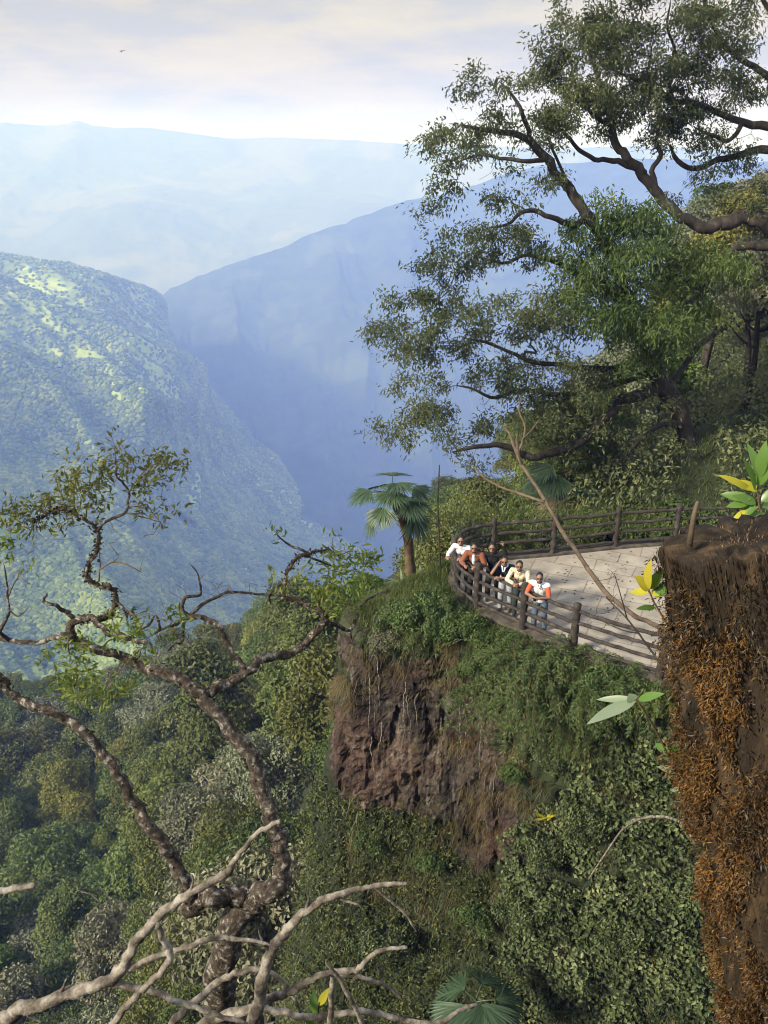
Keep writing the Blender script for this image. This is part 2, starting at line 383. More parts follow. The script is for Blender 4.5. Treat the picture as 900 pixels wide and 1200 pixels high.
def hill_material(name, forest, grass, s1, s2, thr=.52, bump=.6, bd=8):
    """forest and meadow patches on far slopes"""
    m, N, l = newmat(name)
    n1 = noise(N, l, s1, 6, .6, vec='Object'); r1 = ramp(N, [(.35, tuple(x * .6 for x in forest)), (.65, tuple(x * 1.5 for x in forest))])
    n2 = noise(N, l, s2, 5, .6, vec='Object', dist=.6); r2 = ramp(N, [(thr, (0, 0, 0)), (thr + .07, (1, 1, 1))])
    l(n1.outputs['Fac'], r1.inputs['Fac']); l(n2.outputs['Fac'], r2.inputs['Fac'])
    mx = N.new('ShaderNodeMix'); mx.data_type = 'RGBA'; mx.inputs['B'].default_value = (*grass, 1)
    l(r2.outputs['Color'], mx.inputs['Factor']); l(r1.outputs['Color'], mx.inputs['A'])
    p = N.new('ShaderNodeBsdfPrincipled'); p.inputs['Roughness'].default_value = .95; p.inputs['Specular IOR Level'].default_value = .1
    l(mx.outputs['Result'], p.inputs['Base Color'])
    bp = N.new('ShaderNodeBump'); bp.inputs['Strength'].default_value = bump; bp.inputs['Distance'].default_value = bd
    l(n1.outputs['Fac'], bp.inputs['Height']); l(bp.outputs[0], p.inputs['Normal'])
    o = N.new('ShaderNodeOutputMaterial'); l(p.outputs[0], o.inputs['Surface'])
    return m
M['hill_near'] = hill_material('hill near', (.13, .18, .04), (.34, .42, .09), .02, .0035, .45)
M['hill_mid'] = hill_material('hill mid', (.028, .042, .024), (.06, .08, .035), .012, .003, .58, bd=12)
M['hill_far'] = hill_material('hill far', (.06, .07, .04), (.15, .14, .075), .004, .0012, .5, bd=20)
M['canopy_far'] = leaf_mat('far canopy', [(.045, .075, .018), (.125, .175, .036), (.29, .33, .07)], 0.0, rough=.9, spec=.1, clump=.012)

# ------------------------------------------------------------------ far country: valley floor, ridges, hills
KD = 1.8                                          # the far hills stand this many times farther than first sketched
def relief(name, rows, ncol, nrow, mat, amp, seed, kx=10, ky=2.5, lean=1.3, ridged=True, fine=0.0):
    """a hill built from contour rows (back, crest ... foot); each row is a list of (px, py, ground distance)"""
    rr = []
    for row in rows:
        a = np.array(row, float); a[:, 2] = np.log(a[:, 2] * KD); rr.append(interp(a, ncol, True))
    rr = np.array(rr)
    nr = len(rr); t = np.linspace(0, nr - 1, nrow); i = np.clip(np.floor(t).astype(int), 0, nr - 2); f = (t - i)[:, None, None]
    g = rr[i] * (1 - f) + rr[i + 1] * f
    pts = np.empty((nrow, ncol, 3))
    d = FWD[None, None] + np.array([1., 0, 0]) * ((g[..., 0:1] - 450) / F) + UP * ((600 - g[..., 1:2]) / F)
    pts = CAM + d * (np.exp(g[..., 2:3]) / d[..., 1:2])
    u, v = np.meshgrid(np.linspace(0, 1, ncol), np.linspace(0, 1, nrow))
    # spurs and gullies running down the slope, fading out at the crest
    q = np.stack([u * kx + v * lean, v * ky, np.zeros_like(u)], -1).reshape(-1, 3)
    n = (fbm(q, seed, 5, .5, ridged).reshape(nrow, ncol) - .6)
    fade = np.clip((v * (nr - 1) - 1) * 2.0, 0.0, 1) ** .8
    amp = amp * KD; fine = fine * KD ** .5
    pts[..., 2] += n * amp * (0.08 + fade)
    pts[..., 0] += n * amp * .6 * fade
    if fine:
        q2 = pts.reshape(-1, 3) / (fine * 3)
        pts[..., 2] += (fbm(q2, seed + 5, 3).reshape(nrow, ncol) - .5) * fine
    pts[..., 2] = np.maximum(pts[..., 2], -1178)
    ii = np.arange(nrow - 1)[:, None] * ncol; jj = np.arange(ncol - 1)[None]
    quads = np.stack([ii + jj, ii + ncol + jj, ii + ncol + jj + 1, ii + jj + 1], -1).reshape(-1, 4)
    mb = MB(); mb.add(pts.reshape(-1, 3), quads)
    o = mb.build(name, mat); tag(o, kind='structure')
    return o, pts

def back(row, dy, dpx): return [(x, y + dpx, Y + dy) for x, y, Y in row]

# floor of the valley: one sheet out to the horizon
mb = MB()
gx = np.linspace(-9000, 9000, 90); gy = np.linspace(-1600, 15000, 90)
X, Yg = np.meshgrid(gx, gy); Z = -1150 + (fbm(np.stack([X, Yg, 0 * X], -1).reshape(-1, 3) / 700, 3, 4).reshape(X.shape) - .5) * 60
ii = np.arange(89)[:, None] * 90; jj = np.arange(89)[None]
mb.add(np.stack([X, Yg, Z], -1).reshape(-1, 3), np.stack([ii + jj, ii + jj + 1, ii + 91 + jj, ii + 90 + jj], -1).reshape(-1, 4))
tag(mb.build('ground', M['hill_mid']), kind='structure')

cf_x = [-260, -120, 0, 55, 76, 83, 90, 97, 106, 135, 175, 215, 268, 300, 330, 400, 480, 560, 640, 740, 860, 1100]
cf_y = [150, 146, 144, 147, 146.5, 143.5, 142.3, 143.5, 147.5, 150, 150, 155, 163, 162.5, 162, 164, 169, 171, 175, 172, 176, 175]
crest_far = [(x, float(np.interp(x, cf_x, cf_y)), 5600 + 250 * math.sin(x / 170)) for x in range(-260, 1101, 10)]
mid_far = [(x, y + 62 + 10 * math.sin(x / 60), Y * .93) for x, y, Y in crest_far]
low_far = [(x, 265 + 14 * math.sin(x / 45 + 1), 4500 - .2 * abs(x - 300)) for x, y, Y in crest_far]
foot_far = [(x, 372, 3700) for x, y, Y in crest_far]
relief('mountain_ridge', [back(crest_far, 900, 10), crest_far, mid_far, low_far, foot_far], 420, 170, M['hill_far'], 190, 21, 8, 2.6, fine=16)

crest_mid = [(120, 430, 2300), (185, 352, 2400), (215, 331, 2450), (250, 318, 2500), (290, 303, 2520), (330, 289, 2550), (370, 272, 2580), (405, 261, 2600), (440, 247, 2620), (480, 235, 2650), (520, 227, 2680), (570, 212, 2700), (630, 195, 2650), (700, 188, 2600), (760, 186, 2500), (840, 190, 2400), (1000, 190, 2300), (1200, 200, 2200)]
def rowmid(f, foot=660, Yf=1250):
    r = []
    for x, y, Y in crest_mid:
        fx = x + f * (140 if x < 500 else 40); r.append((fx, y + (foot - y) * f, Y + (Yf - Y) * f ** .8))
    return r
relief('mountain', [back(crest_mid, 500, 14), crest_mid, rowmid(.3), rowmid(.62), rowmid(1.0, 700, 1150)], 300, 220, M['hill_mid'], 100, 47, 6, 2.6, fine=18)

# the hill across the ravine: three spurs, one behind another, each running down to the right and breaking off steeply
spurA = [(-190, 190, 1650), (-120, 252, 1620), (-50, 278, 1600), (0, 296, 1580), (40, 303, 1560), (80, 309, 1550), (115, 319, 1530), (150, 330, 1520), (184, 343, 1510), (192, 354, 1560), (194, 368, 1640), (196, 390, 1700), (204, 430, 1760)]
rowsA = [back(spurA, 260, 40), spurA, [(x, y + (26 if x < 185 else 22), Y - 150) for x, y, Y in spurA], [(x + 8, y + (62 if x < 185 else 50), Y - 240) for x, y, Y in spurA], [(x + 15, y + 170, Y - 420) for x, y, Y in spurA]]
spurB = [(-190, 292, 1320), (-100, 302, 1310), (-40, 310, 1300), (0, 324, 1290), (50, 346, 1275), (90, 364, 1262), (125, 379, 1252), (158, 394, 1243), (195, 408, 1235), (229, 421, 1228), (236, 431, 1270), (240, 446, 1330), (254, 468, 1390), (280, 496, 1440), (325, 525, 1440), (372, 565, 1410), (424, 612, 1370), (456, 655, 1330)]
rowsB = [back(spurB, 200, 40), spurB, [(x - (6 if x < 230 else 0), y + (24 if x < 230 else 16), Y - 75) for x, y, Y in spurB], [(x - (8 if x < 230 else 0), y + (70 if x < 230 else 44), Y - 160) for x, y, Y in spurB], [(x, y + 190, Y - 380) for x, y, Y in spurB]]
spurC = [(-190, 335, 1010), (-100, 366, 1000), (-40, 384, 992), (0, 397, 985), (40, 411, 978), (80, 424, 970), (115, 437, 964), (150, 450, 958), (182, 462, 952), (213, 473, 947), (220, 484, 1000), (230, 505, 1060), (258, 535, 1110), (300, 570, 1130), (350, 605, 1120), (400, 632, 1110), (456, 672, 1080)]
rowsC = [back(spurC, 160, 40), spurC, [(x - (12 if x < 215 else 0), y + (26 if x < 215 else 14), Y - 60) for x, y, Y in spurC],
 [(-190, 480, 800), (-100, 500, 800), (-40, 515, 800), (0, 525, 795), (40, 537, 790), (80, 548, 790), (115, 558, 790), (150, 568, 795), (182, 577, 800), (213, 587, 805), (220, 592, 815), (230, 600, 820), (258, 615, 840), (300, 635, 860), (350, 655, 890), (400, 670, 920), (456, 692, 960)],
 [(-190, 640, 520)] + [(x, 655 + (x + 100) * .13, 515 + max(0, x - 100) * .5) for x in range(-100, 460, 37)],
 [(-190, 810, 330)] + [(x, 815 - max(0, x - 150) * .08, 332 + max(0, x - 150) * .5) for x in range(-100, 460, 37)],
 [(-190, 900, 330)] + [(x, 900, 332 + max(0, x - 150) * .5) for x in range(-100, 460, 37)]]
hill_parts = []
def turn(rows, x0, x1, dY):
    """swing the far end of a spur back into the valley, so its flank turns away from the sun"""
    o_ = []
    for k, r_ in enumerate(rows):
        w = (1 - max(0, k - 2) / max(1, len(rows) - 3)) if k > 2 else 1.0
        s_ = lambda x: (lambda t: t * t * (3 - 2 * t))(min(1, max(0, (x - x0) / (x1 - x0))))
        o_.append([(x, y, Y + dY * w * s_(x)) for x, y, Y in r_])
    return o_
rowsA, rowsB, rowsC = turn(rowsA, 85, 188, 330), turn(rowsB, 165, 234, 260), turn(rowsC, 165, 218, 190)
for rws, nr_h, nc_h, am, sd_, kx_, ln_ in [(rowsA, 120, 220, 46, 5, 6, -2.0), (rowsB, 150, 260, 44, 15, 6, -2.6), (rowsC, 260, 260, 46, 25, 5.5, -3.6)]:
    m_ = max(len(r_) for r_ in rws); rws = [r_ if len(r_) == m_ else [tuple(z_) for z_ in interp(np.array(r_, float), m_)] for r_ in rws]
    hill_parts.append((relief('hill', rws, nc_h, nr_h, M['hill_near'], am, sd_, kx_, 2.4, lean=ln_, fine=6)[1], len(rws)))

# unseen hill shoulder added left of frame, crest shaped to shade the lower slope
sh = [[(-330, -100, -300), (-330, 240, -420), (-430, 520, -330), (-470, 800, -330), (-560, 1000, -380), (-700, 1180, -420)],
      [(-600, -100, 0), (-600, 200, -90), (-640, 480, -100), (-680, 760, -110), (-740, 960, -140), (-800, 1150, -200)],
      [(-900, -100, 330), (-900, 200, 260), (-900, 480, 165), (-900, 720, 82), (-900, 960, 8), (-930, 1150, -75)],
      [(-1500, -100, -420), (-1500, 200, -420), (-1560, 480, -400), (-1600, 760, -400), (-1650, 960, -400), (-1700, 1120, -420)]]
sg = np.array([interp(r, 60) for r in sh]) * KD; t = np.linspace(0, 3, 60); i = np.clip(np.floor(t).astype(int), 0, 2); f = (t - i)[:, None, None]
sg = sg[i] * (1 - f) + sg[i + 1] * f
sg[..., 2] += (fbm(sg.reshape(-1, 3) / 230, 9, 4).reshape(60, 60) - .5) * 80
ii = np.arange(59)[:, None] * 60; jj = np.arange(59)[None]
sg[..., 2] = np.where(sg[..., 2] > 150, 150 + 75 * np.tanh((sg[..., 2] - 150) / 120), sg[..., 2])
mb = MB(); mb.add(sg.reshape(-1, 3), np.stack([ii + jj, ii + jj + 1, ii + 61 + jj, ii + 60 + jj], -1).reshape(-1, 4))
tag(mb.build('hill', M['hill_near']), kind='structure')  # out-of-view ridge, added for the shadow it throws

# unbroken forest over the near hill: thousands of crowns that read as one mass
def ico():
    p = (1 + 5 ** .5) / 2
    v = unit(np.array([(-1, p, 0), (1, p, 0), (-1, -p, 0), (1, -p, 0), (0, -1, p), (0, 1, p), (0, -1, -p), (0, 1, -p), (p, 0, -1), (p, 0, 1), (-p, 0, -1), (-p, 0, 1)], float))
    f = np.array([(0, 11, 5), (0, 5, 1), (0, 1, 7), (0, 7, 10), (0, 10, 11), (1, 5, 9), (5, 11, 4), (11, 10, 2), (10, 7, 6), (7, 1, 8), (3, 9, 4), (3, 4, 2), (3, 2, 6), (3, 6, 8), (3, 8, 9), (4, 9, 5), (2, 4, 11), (6, 2, 10), (8, 6, 7), (9, 8, 1)])
    return v, f
IV, IF = ico()
def ico2():
    v = [tuple(x) for x in IV]; idx = {}; f2 = []
    def mid(a, b):
        k = (min(a, b), max(a, b))
        if k not in idx:
            m = unit((np.array(v[a]) + np.array(v[b]))); v.append(tuple(m)); idx[k] = len(v) - 1
        return idx[k]
    for a, b, c in IF:
        ab, bc, ca = mid(a, b), mid(b, c), mid(c, a)
        f2 += [(a, ab, ca), (b, bc, ab), (c, ca, bc), (ab, bc, ca)]
    return np.array(v), np.array(f2)
IV2, IF2 = ico2()
def blobs(mb, c, r, rng, sq=0.8, base=(IV, IF), jit=.28):
    V0, F0 = base; n = len(c); k = len(V0)
    v = V0[None] * (1 + rng.uniform(-jit, jit, (n, k, 1)))
    a = rng.uniform(0, 6.28, n); ca, sa = np.cos(a)[:, None], np.sin(a)[:, None]
    v = np.stack([v[..., 0] * ca - v[..., 1] * sa, v[..., 0] * sa + v[..., 1] * ca, v[..., 2] * sq], -1)
    v = v * np.asarray(r)[:, None, None] + np.asarray(c)[:, None]
    mb.add(v.reshape(-1, 3), None, (np.arange(n)[:, None, None] * k + F0[None]).reshape(-1, 3))
rng = np.random.default_rng(4)
mb = MB()
for (hp_, nrow_), n_, low_line in zip(hill_parts, (26000, 46000, 92000), ([(-200, 400), (600, 500)], [(-200, 300), (600, 700)], [(-100, 385), (0, 395), (100, 430), (170, 470), (240, 430)])):
    nr_, nc_ = hp_.shape[:2]
    A = hp_[:-1, :-1]; B = hp_[1:, :-1]; Cc = hp_[:-1, 1:]
    area = np.minimum(np.linalg.norm(np.cross(B - A, Cc - A), axis=-1), 400 * KD * KD); area[:int(nr_ / (nrow_ - 1) * .8)] = 0
    wgt = (area / np.clip(A[..., 1] / 450 / KD, .7, 3) ** 1.2).ravel(); wgt /= wgt.sum()
    pick = rng.choice(len(wgt), n_, p=wgt); pi, pj = np.divmod(pick, nc_ - 1); fu, fv = rng.random((2, n_, 1))
    c = A[pi, pj] + fu * (B[pi, pj] - A[pi, pj]) + fv * (Cc[pi, pj] - A[pi, pj]); pr = proj(c)
    mead = fbm(np.stack([c[:, 0], c[:, 1], 0 * c[:, 0]], -1) / 120, 77, 4)
    ll = np.array(low_line); low = pr[:, 1] - np.interp(pr[:, 0], ll[:, 0], ll[:, 1])       # meadows on the upper spurs, closed forest lower down
    keep = (mead < (np.interp(low, [-60, -20, 10, 40], [.48, .48, .62, .76]) if hp_ is hill_parts[2][0] else .48)) | (pr[:, 0] > 236) | (rng.random(len(c)) < .24)
    keep &= c[:, 2] > -1130
    c = c[keep]; dd = c[:, 1]
    r = rng.uniform(.55, 1.25, len(c)) ** 1.2 * np.interp(dd / KD, [300, 700, 1600], [3.9, 4.4, 6.2])
    blobs(mb, c + np.array([0, 0, 1.5]), r, rng)
tag(mb.build('forest', M['canopy_far'], smooth=False), kind='stuff')
# forest on the mountain across the valley is carried by the terrain's own relief

# ------------------------------------------------------------------ near terrain (ravine, wooded slope behind the terrace)
def g(px, py, Y, h=9.0):
    p = P(px, py, Y); return (p[0], p[1], p[2] - h)
CP = [g(0, 800, 150, 10), g(100, 800, 150, 10), g(200, 790, 140, 10), g(0, 900, 110), g(0, 1000, 80), g(0, 1100, 60), g(0, 1200, 46), g(-150, 850, 130), g(-200, 1000, 85), g(-200, 1200, 48),
      g(150, 850, 118), g(150, 950, 76), g(150, 1050, 54), g(150, 1200, 36, 8), g(260, 850, 88), g(260, 950, 52, 8), g(260, 1050, 38, 7), g(260, 1200, 27, 6),
      g(250, 745, 110, 11), g(330, 705, 95, 11), g(400, 680, 75, 10), g(340, 850, 52, 7), g(340, 950, 34, 5), g(350, 1100, 25, 4),
      (-2, 24, -17), (0, 20, -19), (4, 19, -17), (8, 16, -16), (12, 12, -12), (0, 30, -16),
      (3, 31, -9), (6, 29, -3.0), (5.2, 26.6, -1.2), (8, 27, -.5), (12, 27, -.1), (18, 27, .6), (26, 26, 3), (40, 24, 8), (30, 10, 2), (18, 14, -6),
      (8, 36, -6), (14, 38, -1.5), (22, 40, 3), (36, 45, 9), (4, 45, -16), (12, 60, -13), (24, 65, -2), (40, 70, 7), (60, 80, 14), (6, 75, -32), (20, 100, -24), (45, 110, -1), (70, 120, 10),
      (0, 0, 9.1), (-3, 0, 9), (4, .5, 8.6), (0, 3, 3.8), (-4, 5, 1.2), (3, 3, 3.6), (0, 7, -3.5), (-6, 10, -8), (5, 8, -5.5), (0, 12, -12), (-12, 16, -22), (-30, 20, -38), (-60, 20, -55), (12, 4, 4.5), (25, 0, 7), (-12, 0, 2),
      (-90, 100, -112), (-120, 180, -170), (-40, 200, -160), (20, 190, -120), (80, 190, -70), (-10, 150, -112)]
CP = np.array(CP)
def tps_fit(p, sm=0.05):
    n = len(p); s = 40.0
    x = p[:, :2] / s
    def U(d2): return np.where(d2 > 0, .5 * d2 * np.log(d2 + 1e-12), 0)
    K = U(((x[:, None] - x[None]) ** 2).sum(-1)) + np.eye(n) * sm * .02
    Q = np.c_[np.ones(n), x]
    Am = np.block([[K, Q], [Q.T, np.zeros((3, 3))]])
    w = np.linalg.solve(Am, np.r_[p[:, 2], 0, 0, 0])
    def ev(X, Y):
        q = np.stack([np.ravel(X), np.ravel(Y)], -1) / s
        r = U(((q[:, None] - x[None]) ** 2).sum(-1)) @ w[:n] + np.c_[np.ones(len(q)), q] @ w[n:]
        return r.reshape(np.shape(X))
    return ev
TER = tps_fit(CP)
def terrain_z(X, Y):
    X = np.asarray(X, float); Y = np.asarray(Y, float)
    z = TER(X, Y)
    q = np.stack([X.ravel(), Y.ravel(), 0 * X.ravel()], -1)
    amp = np.clip((np.hypot(X, Y) - 8) / 40, 0, 1)
    return z + (fbm(q / 14, 31, 4).reshape(X.shape) - .5) * 4.5 * amp + (fbm(q / 1.6, 32, 3).reshape(X.shape) - .5) * .35
th = np.linspace(R(-62), R(62), 230); rad = np.concatenate([np.linspace(.3, 30, 150), np.geomspace(30.6, 250, 190)])
TH, RD = np.meshgrid(th, rad); X, Yt = RD * np.sin(TH), RD * np.cos(TH) - .8
Z = np.concatenate([terrain_z(X[k:k + 20], Yt[k:k + 20]) for k in range(0, len(rad), 20)])
nr2, nc2 = X.shape
ii = np.arange(nr2 - 1)[:, None] * nc2; jj = np.arange(nc2 - 1)[None]
mb = MB(); mb.add(np.stack([X, Yt, Z], -1).reshape(-1, 3), np.stack([ii + jj, ii + jj + 1, ii + nc2 + jj + 1, ii + nc2 + jj], -1).reshape(-1, 4))
tag(mb.build('terrain', M['soil']), kind='structure')

# ------------------------------------------------------------------ the promontory: cliff and terrace
LV = [0.0, -.7, -3.0, -6.0, -9.0, -14.0, -24.0]
PXL = [[(900, 842), (790, 808), (671, 773), (612, 747), (558, 722), (538, 702), (524, 682)],
       [(900, 872), (790, 838), (671, 806), (600, 780), (540, 765), (470, 752), (413, 736)],
       [(900, 945), (790, 912), (690, 882), (600, 850), (540, 832), (475, 824), (407, 815)],
       [(900, 1065), (790, 1030), (690, 1000), (600, 962), (540, 948), (475, 938), (391, 930)],
       [(900, 1190), (790, 1155), (690, 1115), (600, 1075), (540, 1055), (475, 1042), (378, 1025)],
       [(900, 1400), (790, 1360), (690, 1310), (600, 1260), (540, 1235), (475, 1215), (355, 1180)]]
lev = []
top_back = [PZ(548, 662, 0)[:2], PZ(610, 645, 0)[:2], PZ(720, 636, 0)[:2], PZ(830, 628, 0)[:2]]
for k, z in enumerate(LV):
    if k < 6:
        pl = [PZ(x, y, z)[:2] for x, y in PXL[k]]
    else:
        pl = [lev[5][i + 1] + np.array([-.6, -1.2]) for i in range(7)]
    first = pl[0] + (pl[0] - pl[1]) * 1.6
    d = abs(z)
    bk = [pl[6] + np.array([.15, 1.2]) + np.array([-.02, .1]) * d] + [tb + np.array([-.12, .22]) * d for tb in top_back]
    lev.append([first] + pl + bk)
lev = np.array(lev)                                     # levels x columns x 2
NS, NZ = 330, 230
zz = np.concatenate([np.linspace(0, -.7, 16)[:-1], np.linspace(-.7, -14, 185)[:-1], np.linspace(-14, -24, 31)])
cols = np.array([interp(l, NS, True) for l in lev])
sgrid = np.linspace(0, lev.shape[1] - 1, NS)
fz = np.interp(zz, LV[::-1], np.arange(len(LV))[::-1].astype(float)); i0 = np.clip(np.floor(fz).astype(int), 0, len(LV) - 2); f = (fz - i0)[:, None, None]
cl = cols[i0] * (1 - f) + cols[i0 + 1] * f
CL = np.concatenate([cl, np.broadcast_to(zz[:, None, None], cl.shape[:2] + (1,))], -1)
tz = np.gradient(CL, axis=0); ts = np.gradient(CL, axis=1)
CN = unit(np.cross(ts, tz)); 
if CN[100, 150, 1] > 0: CN = -CN
q = CL.reshape(-1, 3)
amp = np.clip(-zz / .9, 0, 1)[:, None]
strata = fbm(np.stack([q[:, 0] * .35, q[:, 1] * .35, q[:, 2] * 1.5], -1), 61, 3, ridged=True).reshape(amp.shape[0], NS) - .55
blk = fbm(q * np.array([.75, .75, .5]), 62, 5, .55, True).reshape(amp.shape[0], NS) - .6
fin = fbm(q * 3.1, 63, 4, .6, True).reshape(amp.shape[0], NS) - .6
crk = fbm(q * np.array([1.4, 1.4, .35]) + 5, 66, 4, .55, True).reshape(amp.shape[0], NS)
crack = np.clip(crk - .78, 0, 1)
stepf = np.floor(fbm(q * np.array([1.1, 1.1, .45]), 64, 2).reshape(amp.shape[0], NS) * 9) / 9 - .5
CL = CL + CN * ((strata * .22 + blk * .22 + fin * .22 + stepf * .3 - crack * 1.5) * amp)[..., None]
nz_ = len(zz)
ii = np.arange(nz_ - 1)[:, None] * NS; jj = np.arange(NS - 1)[None]
mb = MB(); mb.add(CL.reshape(-1, 3), np.stack([ii + jj, ii + NS + jj, ii + NS + jj + 1, ii + jj + 1], -1).reshape(-1, 4))
ROCK = [(405, 735), (470, 762), (548, 768), (566, 800), (575, 870), (606, 940), (606, 1020), (560, 1010), (500, 968), (450, 952), (388, 945), (380, 890), (402, 815)]
cpx = proj((CL[:-1, :-1] + CL[1:, 1:]) / 2).reshape(-1, 3)
wv = (fbm(np.c_[cpx[:, :2] / 40, 0 * cpx[:, 0]], 95, 4) - .5) * 60
isrock = inpoly(cpx[:, 0] + wv, cpx[:, 1] - wv * .7, ROCK) & ((np.arange(len(cpx)) % (NS - 1)) < NS * .72)
mb.qm = [np.where(isrock, 0, 1)]
cliff = mb.build('cliff', [M['rock'], M['soil']], smooth=False); tag(cliff, kind='structure')
def ngon(name, pts2, z, mat):
    bm = bmesh.new(); vs = [bm.verts.new((p[0], p[1], z)) for p in pts2]; fc = bm.faces.new(vs)
    if fc.normal.z < 0: fc.normal_flip()
    bm.normal_update()
    if bm.faces[:][0].normal.z < 0: fc.normal_flip()
    bmesh.ops.triangulate(bm, faces=bm.faces[:]); me = bpy.data.meshes.new(name); bm.to_mesh(me); bm.free(); me.materials.append(mat)
    return link(name, me)
tl = cols[0]
far_right = [np.array([22.0, 25.5]), np.array([22.0, 9.5])]
tag(ngon('terrain', list(tl) + far_right, -.012, M['soil']), kind='structure')

# fence line on the terrace (photo pixels of post feet), from the right along the back, round the corner and down the front
FP_back = [PZ(x, y, 0)[:2] for x, y in [(865, 634), (790, 637), (720, 642), (647, 650), (577, 656)]]
FP_corner = [PZ(x, y, 0)[:2] for x, y in [(545, 663), (531, 677), (537, 697)]]
FP_front = [PZ(x, y, 0)[:2] for x, y in [(558, 714), (612, 739), (671, 765), (772, 797), (905, 832)]]
cx_, cy_ = 6.0, 20.5
pave = FP_back + FP_corner + FP_front
pave = [p + unit(np.array([cx_, cy_]) - p) * .12 for p in pave]
pave = [np.array([21.8, 25.0])] + list(interp(np.array(pave), 90)) + [np.array([21.8, 11.0])]
tag(ngon('pavement', pave, .006, M['paving']), kind='structure')
# kerb that carries the fence posts
kp = np.array(FP_back + FP_corner + FP_front); kp = interp(kp, 120)
mb = MB()
ka = np.gradient(kp, axis=0); kn = unit(np.stack([-ka[:, 1], ka[:, 0]], -1))
a = kp + kn * .13; b = kp - kn * .13
V = np.concatenate([np.c_[a, np.full(len(a), -.25)], np.c_[a, np.full(len(a), .07)], np.c_[b, np.full(len(b), .07)], np.c_[b, np.full(len(b), -.25)]])
n = len(a); Q = []
for s_ in range(3):
    for i in range(n - 1): Q.append((s_ * n + i, s_ * n + i + 1, (s_ + 1) * n + i + 1, (s_ + 1) * n + i))
mb.add(V, Q)
M['kerb'] = rough_mat('kerb concrete', [(.3, (.04, .035, .028)), (.7, (.14, .12, .095))], 4, .4)
tag(mb.build('kerb', M['kerb'], smooth=False), kind='structure')

# rustic log fence: one thing, every post and every rail a part
fence = thing('log_fence', 'dark rustic log railing curving round the edge of the paved terrace', 'fence', (FP_front[0][0], FP_front[0][1], 0))
def put(o, parent):
    o.parent = parent; o.matrix_parent_inverse = Matrix.Translation(parent.location).inverted(); return o
rngp = np.random.default_rng(12)
RH = [1.12, .82, .52, .2]
def post(p, h=1.28, r=.082):
    mb = MB(); t = np.linspace(-.3, h, 14)
    pts = np.c_[np.full(14, p[0]), np.full(14, p[1]), t] + rngp.normal(0, .004, (14, 3))
    tube(mb, pts, r * (1 + rngp.normal(0, .04, 14)), 12, rough=.12, seed=int(p[0] * 100))
    put(mb.build('post', M['log']), fence)
def rail(pa, pb, zs, sag=.03, r=.047, curve=None):
    for z in zs:
        pts = interp(np.array([np.r_[q_, z] for q_ in (curve if curve is not None else [pa, pb])]), 16)
        pts[1:-1, 2] += rngp.normal(0, .008, 14) - sag * np.sin(np.linspace(0, math.pi, 16))[1:-1] * rngp.uniform(.2, 1)
        mb = MB(); tube(mb, pts, r * (1 + rngp.normal(0, .07, 16)) * rngp.uniform(.92, 1.1), 9, rough=.2, seed=int(z * 99))
        put(mb.build('rail', M['log']), fence)
for p in FP_back: post(p)
for a, b in zip(FP_back[:-1], FP_back[1:]): rail(a, b, RH)
crv = [FP_back[-1]] + FP_corner + [FP_front[0]]
post(FP_corner[1], 1.15, .08)
rail(None, None, RH, 0, .047, [FP_back[-1], FP_corner[0], FP_corner[1]])
rail(None, None, RH, 0, .047, [FP_corner[1], FP_corner[2], FP_front[0]])
for i, p in enumerate(FP_front): post(p, 1.3, .09)
for a, b in zip(FP_front[:-1], FP_front[1:]): rail(a, b, RH[:3] + [.22])

# ------------------------------------------------------------------ forest trees: a few kinds, each copied as its own tree
def lobes_crown(rng, R_, H, nl, nleaf, ls, style='round', mat=None, droop=0.0):
    """leaf clumps over a heap of lobes; leaves keep gaps between clumps"""
    cs, rs = [], []
    nl = int(nl * 1.6)
    for k in range(nl):
        a = rng.uniform(0, 6.283); rr = R_ * .86 * math.sqrt(rng.random()) * (1 + .3 * math.sin(3 * a + nl)); zt = rng.random()
        if style == 'tall': z = H * (.15 + .8 * zt); rr *= (1 - .65 * zt)
        elif style == 'flat': z = H * (.62 + .3 * zt)
        else: z = H * (.35 + .55 * zt); rr *= math.sqrt(max(.05, 1 - (zt * .9) ** 2))
        cs.append((rr * math.cos(a), rr * math.sin(a), z)); rs.append(R_ * rng.uniform(.15, .40))
    cs, rs = np.array(cs), np.array(rs)
    pw = rs ** 2; pk = rng.choice(nl, nleaf, p=pw / pw.sum())
    d = rand_dirs(rng, nleaf); d[:, 2] = np.where(d[:, 2] < -.35, -d[:, 2], d[:, 2])
    rad = rs[pk][:, None] * (1 + rng.normal(0, .10, (nleaf, 1)) + .28 * (fbm(d * 2.3 + pk[:, None] * 7.1, 5, 3) - .5)[:, None])
    p = cs[pk] + d * rad * np.array([1, 1, .8])
    nn = unit(d * .9 + np.array([0, 0, .35]) + rng.normal(0, .55, (nleaf, 3)))
    ld = unit(np.cross(nn, rand_dirs(rng, nleaf)) + np.array([0, 0, -droop]))
    mb = MB(); leaves(mb, p, ld, nn, ls * rng.uniform(.65, 1.4, nleaf), ls * rng.uniform(.4, .7, nleaf), fold=.15)
    return mb
